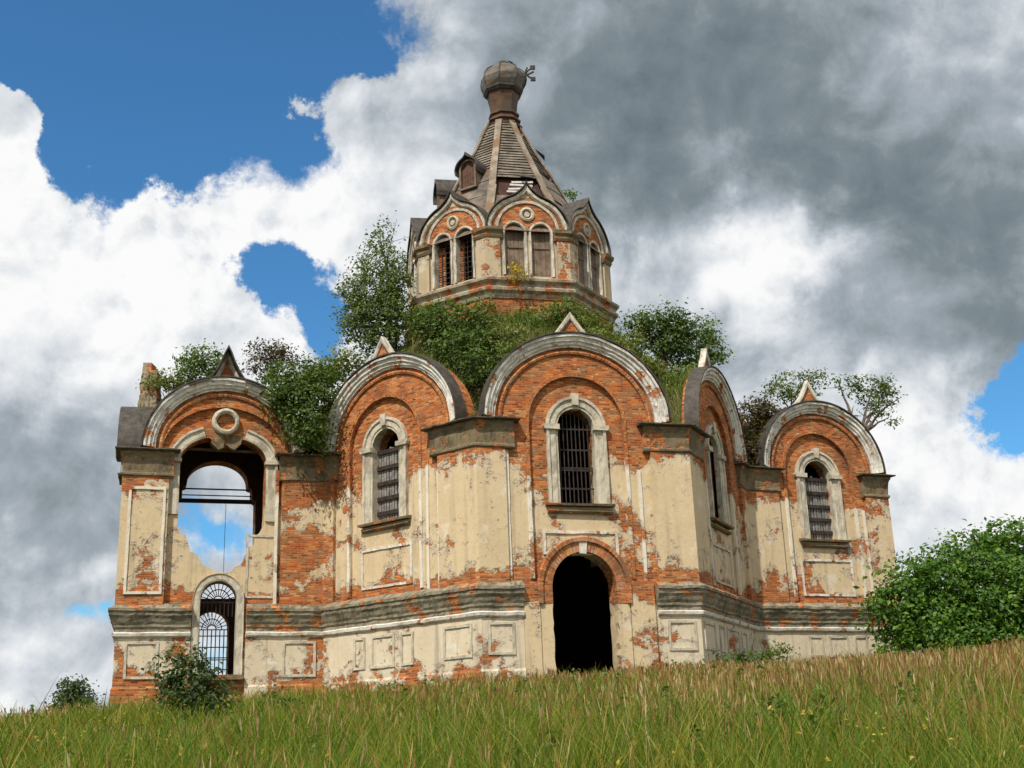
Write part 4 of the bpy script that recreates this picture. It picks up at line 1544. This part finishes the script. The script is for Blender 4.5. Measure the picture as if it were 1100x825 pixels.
def plant(name, label, cat, base, blobs, n_leaves, leaf, mat, stem_r=0.08, clump=0.28, per=26, crown='crown', trunk='trunk', droop=0.0, fork=3, group=None, ends=None, bark=None):
    base = Vector(base)
    root = empty(name, base, label, cat)
    if group:
        root['group'] = group
    C, N = crown_points(blobs, n_leaves, clump, per, droop)
    V, T = leaf_cloud(C, N, leaf, 0.55)
    me = np_mesh(crown, V - np.array(base), tris=T)
    me.materials.append(mat)
    o = bpy.data.objects.new(crown, me)
    col.objects.link(o)
    place(o, root)
    mb = MB()
    limbs(mb, (0, 0, -0.3), [Vector(e) - base for e in (ends or [b[0] for b in blobs])], stem_r, seed=len(WM), fork=fork)
    build(trunk, mb, bark or BARK, root)
    return root


def blob(x, y, Y, rx, ry, rd=None, w=None):
    """Foliage mass centred at photo direction x, y, depth Y, radii given in photo pixels at that depth."""
    p = at(x, y, Y)
    s = p.length / F_PX
    rx, ry = rx * s, ry * s
    rd = rd * s if rd else (rx + ry) / 2
    return (tuple(p), (rx, rd, ry), w if w else rx * ry)


LEAF_BIRCH = leaf_material('birch leaves', (0.06, 0.095, 0.02), (0.105, 0.155, 0.035), (0.18, 0.22, 0.065))
LEAF_DARK = leaf_material('dark leaves', (0.030, 0.058, 0.011), (0.068, 0.118, 0.021), (0.155, 0.215, 0.040))
LEAF_SAP = leaf_material('elder leaves', (0.022, 0.042, 0.012), (0.045, 0.078, 0.018), (0.11, 0.16, 0.04))
LEAF_MID = leaf_material('green leaves', (0.048, 0.095, 0.014), (0.09, 0.155, 0.024), (0.165, 0.225, 0.040))
LEAF_WEED = leaf_material('roof weeds', (0.085, 0.115, 0.02), (0.14, 0.175, 0.03), (0.23, 0.235, 0.055), (0.30, 0.22, 0.07))
LEAF_DRY = leaf_material('dry rusty leaves', (0.045, 0.038, 0.014), (0.075, 0.062, 0.018), (0.13, 0.075, 0.03), (0.06, 0.09, 0.02))
LEAF_BUSH = leaf_material('bright shrub leaves', (0.026, 0.072, 0.009), (0.062, 0.150, 0.014), (0.16, 0.27, 0.026))
LEAF_YEL = leaf_material('yellow flowers', (0.20, 0.16, 0.02), (0.38, 0.29, 0.03), (0.50, 0.38, 0.05))


def on_roof(x, y, Y):
    p = at(x, y, Y)
    return p


# birch beside the drum
plant('birch_tree', 'slender young birch growing on the roof left of the drum', 'tree', at(425, 385, 48.6),
      [blob(408, 255, 48.6, 15, 22, w=150), blob(405, 285, 48.6, 26, 24, w=420), blob(398, 312, 48.6, 34, 24, w=800), blob(402, 340, 48.6, 38, 26, w=1050), blob(424, 330, 48.4, 20, 36, w=600), blob(384, 350, 48.6, 20, 18, w=300), blob(428, 292, 48.3, 12, 26, w=220), blob(412, 366, 48.4, 32, 14, w=400)],
      12500, 0.125, LEAF_BIRCH, 0.085, 0.22, 18, droop=0.3, ends=[at(408, 245, 48.6), at(388, 330, 48.6), at(426, 310, 48.6), at(402, 300, 48.6), at(385, 355, 48.6)], fork=2)
# thicket between the two middle arches
plant('roof_thicket', 'dense dark green thicket spilling down between the two middle arches', 'bush', at(505, 385, 45.6),
      [blob(470, 352, 46, 26, 24), blob(500, 350, 45.6, 30, 24), blob(490, 378, 44.6, 28, 24), blob(510, 395, 43.8, 22, 20), blob(455, 345, 46.5, 16, 16), blob(520, 365, 45.0, 16, 18), blob(540, 385, 44, 16, 12)],
      8500, 0.135, LEAF_DARK, 0.06, 0.25, 24, crown='foliage', trunk='stems')
plant('roof_shrub', 'small green shrub below the front of the drum', 'bush', at(585, 362, 46.2),
      [blob(585, 342, 46.2, 30, 16), blob(608, 335, 46.2, 22, 13), blob(562, 352, 45.8, 22, 14)], 3000, 0.12, LEAF_MID, 0.05, 0.22, 22, crown='foliage', trunk='stems')
plant('roof_bush', 'dark round bush behind the right shoulder of the middle arch', 'bush', at(712, 392, 48.5),
      [blob(705, 348, 48.5, 30, 20), blob(715, 368, 48.5, 30, 20), blob(690, 355, 48.5, 16, 16), blob(728, 352, 48.5, 20, 16)], 5000, 0.135, LEAF_DARK, 0.06, 0.25, 22, crown='foliage', trunk='stems')
plant('roof_bush', 'lighter bush to the right of the dark round bush', 'bush', at(748, 398, 49.2),
      [blob(748, 358, 49.2, 22, 18), blob(762, 374, 49.2, 18, 16), blob(740, 384, 49, 28, 12), blob(772, 384, 49, 8, 8)], 2900, 0.125, LEAF_MID, 0.05, 0.24, 20, crown='foliage', trunk='stems')
# left arm
plant('roof_bush', 'bush standing left of the sharp peak of the left arch', 'bush', at(215, 412, 46.5),
      [blob(217, 388, 46.5, 22, 14), blob(205, 398, 46.5, 14, 12), blob(228, 396, 46.5, 18, 12)], 2300, 0.12, LEAF_MID, 0.045, 0.22, 20, crown='foliage', trunk='stems')
plant('roof_weed', 'low weeds at the foot of the ruined brick stub', 'weeds', at(180, 425, 46.3),
      [blob(168, 412, 46.0, 14, 10), blob(184, 408, 46.3, 15, 11), blob(196, 412, 46.3, 10, 9)], 1300, 0.11, LEAF_WEED, 0.02, 0.2, 18, crown='foliage', trunk='stems')
plant('twiggy_bush', 'twiggy brownish bush right of the sharp peak of the left arch', 'bush', at(292, 412, 47),
      [blob(290, 378, 47, 24, 13), blob(285, 393, 47, 20, 12), blob(305, 385, 47, 12, 10)], 1900, 0.11, LEAF_DRY, 0.045, 0.2, 16, crown='foliage', trunk='stems', fork=6)
plant('hanging_creeper', 'large creeper hanging over the corner between the left and second arches', 'creeper', at(328, 410, 46),
      [blob(320, 402, 45.6, 34, 16), blob(340, 418, 45.2, 26, 22), blob(318, 432, 44.9, 30, 22), blob(330, 455, 44.7, 24, 20), blob(312, 420, 45.0, 22, 18), blob(350, 402, 46, 16, 12), blob(336, 474, 44.6, 14, 12)],
      9000, 0.135, LEAF_DARK, 0.055, 0.25, 24, crown='foliage', trunk='stems', droop=0.3)
plant('roof_weed', 'pale weeds left of the second arch peak, below the birch', 'weeds', at(372, 402, 47),
      [blob(372, 388, 47, 22, 12), blob(350, 398, 46.6, 22, 9)], 1700, 0.12, LEAF_WEED, 0.02, 0.22, 18, crown='foliage', trunk='stems')
# right arm
plant('roof_tree', 'small crooked tree leaning out over the right arch', 'tree', at(921, 466, 55.2),
      [blob(938, 424, 55.5, 22, 13, w=380), blob(915, 418, 55.5, 14, 8, w=150), blob(952, 412, 55.5, 14, 9, w=170), blob(945, 440, 55.5, 20, 9, w=260), blob(905, 410, 55.5, 9, 5, w=70), blob(956, 428, 55.5, 11, 7, w=110), blob(930, 408, 55.5, 14, 6, w=110), blob(958, 452, 55.5, 9, 4, w=60)],
      1800, 0.135, LEAF_BIRCH, 0.10, 0.17, 14, ends=[at(940, 415, 55.5), at(900, 408, 55.5), at(962, 412, 55.5), at(955, 448, 55.5), at(966, 428, 55.5)], fork=3)
plant('roof_shrub', 'thin leafy shrub behind the peak of the right arch', 'bush', at(850, 440, 55.8),
      [blob(850, 412, 55.8, 22, 12), blob(835, 420, 55.5, 14, 9), blob(872, 408, 55.8, 16, 10), blob(858, 425, 55.4, 22, 8)], 1700, 0.125, LEAF_BIRCH, 0.05, 0.2, 14, crown='foliage', trunk='stems', fork=5)
plant('dry_creeper', 'brown drying creeper hanging in the corner left of the right arch', 'creeper', at(815, 440, 52.5),
      [blob(815, 440, 52.3, 22, 14), blob(808, 460, 52.0, 20, 14), blob(825, 452, 52.3, 16, 16), blob(806, 480, 51.6, 16, 12), blob(818, 478, 51.8, 14, 10), blob(800, 492, 51.3, 11, 8)],
      5000, 0.13, LEAF_DRY, 0.05, 0.24, 22, crown='foliage', trunk='stems', droop=0.3)
plant('roof_weed', 'bright green weeds along the right slope above the middle arch', 'weeds', at(670, 392, 46.5),
      [blob(640, 362, 45.5, 20, 10), blob(662, 378, 46, 22, 11), blob(688, 394, 46.5, 22, 11), blob(712, 404, 47, 18, 10), blob(618, 350, 45.6, 16, 8), blob(676, 368, 47.2, 22, 10)], 3600, 0.125, LEAF_WEED, 0.02, 0.22, 18, crown='foliage', trunk='stems')
plant('roof_weed', 'weeds hanging in the gap right of the middle arch', 'weeds', at(725, 420, 46.2),
      [blob(724, 412, 46, 16, 10), blob(735, 402, 47, 18, 9), blob(728, 426, 45.6, 9, 9)], 1200, 0.115, LEAF_MID, 0.02, 0.2, 16, crown='foliage', trunk='stems')
plant('roof_shrub', 'leafy growth between the thicket and the middle arch peak', 'bush', at(535, 372, 45.4),
      [blob(532, 350, 46, 18, 14), blob(548, 362, 45.4, 22, 13), blob(560, 374, 44.6, 16, 8), blob(525, 372, 45, 14, 12)], 2400, 0.12, LEAF_WEED, 0.03, 0.22, 20, crown='foliage', trunk='stems')
plant('roof_shrub', 'low green growth at the right foot of the drum', 'bush', at(640, 362, 47.5),
      [blob(632, 346, 47, 18, 10), blob(650, 356, 47.5, 16, 9), blob(612, 350, 46.5, 20, 10)], 1900, 0.12, LEAF_MID, 0.03, 0.22, 20, crown='foliage', trunk='stems')
plant('roof_weed', 'yellowish weeds on the brick base left of the shuttered windows', 'weeds', at(465, 345, 47.5),
      [blob(455, 336, 47.2, 14, 8), blob(480, 332, 46.6, 20, 8), blob(515, 330, 46.2, 18, 8)], 1300, 0.11, LEAF_WEED, 0.02, 0.2, 18, crown='foliage', trunk='stems')
plant('tent_sprig', 'tiny green shrub rooted on the right edge of the tent roof', 'bush', at(606, 222, 51),
      [blob(610, 211, 51, 9, 7)], 260, 0.11, LEAF_MID, 0.02, 0.14, 12, crown='foliage', trunk='stems')
plant('flowering_weed', 'yellow flowering weed on the ledge under the shuttered drum windows', 'weeds', at(556, 312, 46.4),
      [blob(556, 294, 46.4, 10, 12)], 340, 0.10, LEAF_YEL, 0.012, 0.14, 10, crown='foliage', trunk='stems')
# on the ground
plant('broad_bush', 'big rounded bright green bush at the right end of the church', 'bush', (19.6, 46.5, float(ground_z(19.6, 46.5))),
      [blob(1040, 632, 46.5, 78, 52), blob(1085, 622, 46.8, 70, 56), blob(985, 650, 45.8, 44, 46), blob(1020, 665, 45.4, 60, 40), blob(1080, 660, 45.5, 66, 50), blob(968, 660, 45.8, 28, 36), blob(1130, 630, 47, 60, 70), blob(1010, 622, 46.8, 36, 28), blob(1060, 600, 47, 40, 28), blob(1000, 696, 45, 56, 20), blob(1070, 696, 45, 60, 20), blob(1100, 588, 47.5, 40, 26)],
      34000, 0.175, LEAF_BUSH, 0.10, 0.30, 24, crown='foliage', trunk='stems')
plant('elder_sapling', 'leafy sapling in the grass before the low barred window', 'bush', (at(215, 790, 30.5).x, 30.5, float(ground_z(-7.9, 30.5))),
      [blob(200, 708, 30.5, 24, 14, w=170), blob(186, 722, 30.5, 16, 18, w=170), blob(206, 738, 30.5, 32, 22, w=650), blob(212, 764, 30.3, 36, 24, w=900), blob(228, 752, 30.5, 16, 18, w=220), blob(190, 752, 30.5, 22, 22, w=350), blob(215, 784, 30.2, 28, 16, w=350)],
      4600, 0.115, LEAF_SAP, 0.035, 0.17, 16, crown='foliage', trunk='stems')
plant('low_shrub', 'low leafy shrub in the grass right of the sapling', 'bush', (-6.4, 35, float(ground_z(-6.4, 35))),
      [blob(296, 756, 35, 17, 15), blob(310, 762, 35, 12, 12), blob(290, 768, 35, 14, 12)], 1100, 0.10, LEAF_DARK, 0.02, 0.18, 16, crown='foliage', trunk='stems')
plant('nettle_clump', 'green weeds at the wall foot near the right inner corner', 'weeds', (9.6, 47.5, float(ground_z(9.6, 47.5))),
      [blob(812, 708, 47.5, 26, 9), blob(838, 700, 48, 14, 11), blob(770, 712, 45, 22, 7)], 1300, 0.11, LEAF_MID, 0.015, 0.18, 14, crown='foliage', trunk='stems')
plant('distant_tree', 'small dark round tree beyond the crest at the far left', 'tree', (at(78, 745, 92).x, 92, float(ground_z(-33, 92))),
      [blob(78, 738, 92, 8, 9), blob(78, 748, 92, 15, 12), blob(79, 760, 92, 20, 15), blob(79, 772, 92, 20, 14)], 5000, 0.22, LEAF_SAP, 0.16, 0.4, 22)


# --- grass on the vaults
def blades(P, H, Wd, lean, seg=3):
    """Tapered bent blades rooted at P. Returns verts, quads, tris and height fraction."""
    n = len(P)
    a = rng.uniform(0, 2 * pi, n)
    side = np.stack([np.cos(a), np.sin(a), np.zeros(n)], 1)
    b = rng.uniform(0, 2 * pi, n)
    bend = np.stack([np.cos(b), np.sin(b), np.zeros(n)], 1) * (lean * rng.uniform(0.2, 1.0, n) * H)[:, None]
    rows = []
    for k in range(seg):
        t = k / seg
        c = P + np.array([0, 0, 1.0]) * (H * (t - 0.12 * t * t))[:, None] + bend * t ** 1.8
        w = (Wd * (1 - 0.55 * t))[:, None] * 0.5
        rows += [c - side * w, c + side * w]
    tip = P + np.array([0, 0, 1.0]) * (H * 0.88)[:, None] + bend
    V = np.stack(rows + [tip], 1)
    m = 2 * seg + 1
    i = np.arange(n)[:, None] * m
    Q = np.concatenate([i + [2 * k, 2 * k + 1, 2 * k + 3, 2 * k + 2] for k in range(seg - 1)], 0)
    T = i + [2 * seg - 2, 2 * seg - 1, 2 * seg]
    return V.reshape(-1, 3), Q, T


def stuff(name, label, V, Q, T, mat):
    me = np_mesh(name, V, Q, T)
    me.materials.append(mat)
    o = bpy.data.objects.new(name, me)
    o['kind'] = 'stuff'
    o['label'] = label
    o['category'] = 'grass'
    col.objects.link(o)
    return o


GRASS_ROOF = leaf_material('roof grass', (0.085, 0.12, 0.018), (0.145, 0.185, 0.028), (0.23, 0.235, 0.055), (0.30, 0.24, 0.09))


def roof_grass():
    pts = []
    for o in col.objects:
        if o.name.split('.')[0] == 'roof':
            me = o.data
            mw = WM[o.name]
            co = np.empty(len(me.vertices) * 3, np.float32)
            me.vertices.foreach_get('co', co)
            co = co.reshape(-1, 3) @ np.array(mw.to_3x3()).T.astype(np.float32) + np.array(mw.translation)
            vi = np.empty(len(me.loops), np.int32)
            me.loops.foreach_get('vertex_index', vi)
            q = co[vi.reshape(-1, 4)]
            ar = np.linalg.norm(np.cross(q[:, 2] - q[:, 0], q[:, 3] - q[:, 1]), axis=1) / 2
            cnt = rng.poisson(ar * 130)
            idx = np.repeat(np.arange(len(q)), cnt)
            u, v = rng.uniform(0, 1, (2, len(idx), 1))
            qq = q[idx]
            p = (qq[:, 0] * (1 - u) + qq[:, 1] * u) * (1 - v) + (qq[:, 3] * (1 - u) + qq[:, 2] * u) * v
            pts.append(p)
    P = np.concatenate(pts)
    keep = (P[:, 1] < OC.y + 3) & (np.hypot(P[:, 0] - OC.x, P[:, 1] - OC.y) > 4.4)
    # patchy: bare where the noise is low
    nz = np.sin(P[:, 0] * 1.1 + 0.4) * np.sin(P[:, 1] * 1.3) + 0.6 * np.sin(P[:, 0] * 2.7 + P[:, 1] * 1.9)
    keep &= nz + rng.uniform(-0.6, 0.6, len(P)) > -0.75
    P = P[keep]
    H = rng.uniform(0.22, 0.66, len(P))
    V, Q, T = blades(P, H, rng.uniform(0.02, 0.045, len(P)), 0.7)
    stuff('roof_grass', 'rough yellow-green grass growing over the church vaults', V, Q, T, GRASS_ROOF)


roof_grass()


# --- meadow
def grass_material():
    m, T = new_mat('meadow grass')
    g = T.n('ShaderNodeNewGeometry')
    P = g.outputs['Position']
    X, Y, Z = T.xyz(P)
    r = g.outputs['Random Per Island']
    patch = T.math('ADD', T.math('MULTIPLY', T.noise(P, 0.22, 3, 0.6), 0.75), T.math('MULTIPLY', T.noise(P, 1.6, 3, 0.6), 0.45))
    dry = T.math('ADD', T.mapr(Y, 24, 40, 0.0, 0.10), T.mapr(X, 2, 14, 0.0, 0.05))
    patch = T.math('ADD', patch, dry)
    green = T.ramp(T.math('ADD', T.math('MULTIPLY', r, 0.45), T.math('MULTIPLY', patch, 0.55)), [(0.25, (0.030, 0.085, 0.006)), (0.44, (0.072, 0.150, 0.009)), (0.60, (0.165, 0.215, 0.017)), (0.78, (0.33, 0.26, 0.05)), (0.95, (0.44, 0.31, 0.12))])
    finish(T, green, 0.6, spec=0.25, trans=T.mix(1.0, green, (1.2, 1.25, 0.6), 'MULTIPLY'))
    return m


def seed_material():
    m, T = new_mat('ripe seed heads')
    g = T.n('ShaderNodeNewGeometry')
    r = g.outputs['Random Per Island']
    c = T.ramp(r, [(0.1, (0.20, 0.095, 0.035)), (0.5, (0.34, 0.20, 0.08)), (0.85, (0.46, 0.33, 0.15)), (0.97, (0.50, 0.40, 0.22))])
    finish(T, c, 0.8, spec=0.15, trans=c)
    return m


def inside_poly(x, y, poly):
    ins = np.zeros(len(x), bool)
    n = len(poly)
    for i in range(n):
        a, b = poly[i], poly[(i + 1) % n]
        c = ((a.y > y) != (b.y > y)) & (x < (b.x - a.x) * (y - a.y) / (b.y - a.y + 1e-12) + a.x)
        ins ^= c
    return ins


def fbm2(x, y, s, seed):
    r = np.random.default_rng(seed)
    v = 0
    for k in range(5):
        a = r.uniform(0, 2 * pi)
        f = s * 1.7 ** k
        v = v + np.sin((x * cos(a) + y * sin(a)) * f + r.uniform(0, 6)) * np.sin((-x * sin(a) + y * cos(a)) * f * 0.8 + r.uniform(0, 6)) / 1.5 ** k
    return v


def meadow():
    foot = offset_poly(TIP, -0.15)

    def scatter(n, y0, y1, power=1.0):
        y = y0 + (y1 - y0) * rng.uniform(0, 1, n) ** power
        x = rng.uniform(-1, 1, n) * (0.46 * y + 5)
        k = ~inside_poly(x, y, foot)
        return x[k], y[k]

    Vs, Qs, Ts = [], [], []
    o = 0
    for n, y0, y1, pw in ((90000, 6, 22, 0.8), (150000, 20, 48, 0.85), (26000, 46, 66, 1.0)):
        x, y = scatter(n, y0, y1, pw)
        h = (0.52 + 0.14 * fbm2(x, y, 0.5, 3)) * np.clip(1.25 - y / 75, 0.6, 1.1)
        tuft = np.clip(fbm2(x, y, 2.3, 21), -1, 1.2)
        H = h * (0.35 + rng.gamma(3.0, 0.22, len(x)).clip(0, 1.5)) * (1 + 0.25 * tuft)
        # trodden short near the wall of the left arm
        H *= np.where((x < -9) & (y > 39), 0.62, 1.0)
        Wd = rng.uniform(0.008, 0.021, len(x)) * np.clip(y / 18, 0.8, 2.0)
        P = np.stack([x, y, ground_z(x, y) - 0.03], 1)
        V, Q, T = blades(P, H, Wd, 0.75)
        Vs.append(V); Qs.append(Q + o); Ts.append(T + o)
        o += len(V)
    stuff('meadow_grass', 'long green meadow grass covering the slope', np.concatenate(Vs), np.concatenate(Qs), np.concatenate(Ts), grass_material())
    # flowering stalks: a thin stem with a loose spindle of seed
    n = 62000
    x, y = scatter(n, 8, 52, 0.75)
    dens = 0.08 + 1.1 / (1 + np.exp(-(x - 2.0 - 0.05 * y) * 0.7)) * np.clip((y - 9) / 12, 0.15, 1) + 0.16 * np.clip((y - 28) / 12, 0, 1) + 0.34 * fbm2(x, y, 0.35, 9)
    k = rng.uniform(0, 1, len(x)) < dens * 0.75
    x, y = x[k], y[k]
    H = (0.72 + 0.14 * fbm2(x, y, 0.5, 3)) * rng.uniform(0.7, 1.3, len(x)) * np.clip(1.2 - y / 80, 0.6, 1.0)
    P = np.stack([x, y, ground_z(x, y)], 1)
    sc = np.clip(y / 18, 0.8, 2.0)
    b = rng.uniform(0, 2 * pi, len(x))
    tipv = np.stack([np.cos(b) * 0.22 * H, np.sin(b) * 0.22 * H, H], 1)
    a = rng.uniform(0, 2 * pi, len(x))
    side = np.stack([np.cos(a), np.sin(a), np.zeros(len(x))], 1)
    w0 = (0.003 * sc)[:, None]
    w1 = (rng.uniform(0.007, 0.016, len(x)) * sc)[:, None]
    rows = [P - side * w0, P + side * w0, P + tipv * 0.72 - side * w0, P + tipv * 0.72 + side * w0, P + tipv * 0.86 - side * w1, P + tipv * 0.86 + side * w1, P + tipv]
    V = np.stack(rows, 1).reshape(-1, 3)
    i = np.arange(len(x))[:, None] * 7
    Q = np.concatenate([i + [0, 1, 3, 2], i + [2, 3, 5, 4]], 0)
    stuff('seed_stalks', 'reddish brown flowering grass stalks above the green grass', V, Q, i + [4, 5, 6], seed_material())


meadow()


def meadow_weeds():
    """Broad-leaved weeds that stand in patches between the grasses."""
    foot = offset_poly(TIP, 0.1)
    n = 1500
    y = rng.uniform(9, 46, n)
    x = rng.uniform(-1, 1, n) * (0.46 * y + 3)
    p = fbm2(x, y, 0.45, 33)
    near_wall = np.zeros(n)
    k = (~inside_poly(x, y, foot)) & (p + rng.uniform(-0.3, 0.3, n) > 0.45)
    x, y = x[k], y[k]
    # nettles along the foot of the wall
    for a, b in ((F_B.a, F_B.b), (F_C.a, F_C.b), (F_E.a, F_E.b), (F_D.a, F_D.b), (F_A.a, F_A.b)):
        m = 60
        t = rng.uniform(0, 1, m)
        d = (b - a).normalized()
        off = rng.uniform(0.5, 1.5, m)
        x = np.concatenate([x, a.x + (b.x - a.x) * t + d.y * off])
        y = np.concatenate([y, a.y + (b.y - a.y) * t - d.x * off])
    k = ~inside_poly(x, y, foot)
    x, y = x[k], y[k]
    z = ground_z(x, y)
    C, N = [], []
    for X, Y, Z in zip(x, y, z):
        m = rng.integers(14, 34)
        h = rng.uniform(0.3, 0.85) * (1.0 if Y < 36 else 0.8)
        t = rng.uniform(0.15, 1, m)
        a = rng.uniform(0, 2 * pi, m)
        r = rng.uniform(0.03, 0.20, m) * (1.25 - t)
        C.append(np.stack([X + np.cos(a) * r, Y + np.sin(a) * r, Z + t * h], 1))
        N.append(np.stack([np.cos(a) * 0.5, np.sin(a) * 0.5, np.full(m, 0.9)], 1) + rng.normal(size=(m, 3)) * 0.25)
    V, T = leaf_cloud(np.concatenate(C), np.concatenate(N), 0.10, 0.6)
    stuff('meadow_weeds', 'broad leaved green weeds scattered through the grass', V, None, T, LEAF_MID)
    # small yellow and white flower heads
    m = 1300
    y = 9 + 30 * rng.uniform(0, 1, m) ** 1.1
    x = rng.uniform(-1, 1, m) * (0.46 * y + 2)
    k = fbm2(x, y, 0.6, 51) + rng.uniform(-0.5, 0.5, m) > 0.35
    x, y = x[k], y[k]
    z = ground_z(x, y) + rng.uniform(0.45, 0.75, len(x))
    V, T = leaf_cloud(np.repeat(np.stack([x, y, z], 1), 3, 0) + rng.normal(size=(len(x) * 3, 3)) * 0.02, rng.normal(size=(len(x) * 3, 3)) + np.array([0, -0.4, 1]), 0.045)
    stuff('meadow_flowers', 'small yellow flowers dotted through the grass', V, None, T, LEAF_YEL)


meadow_weeds()
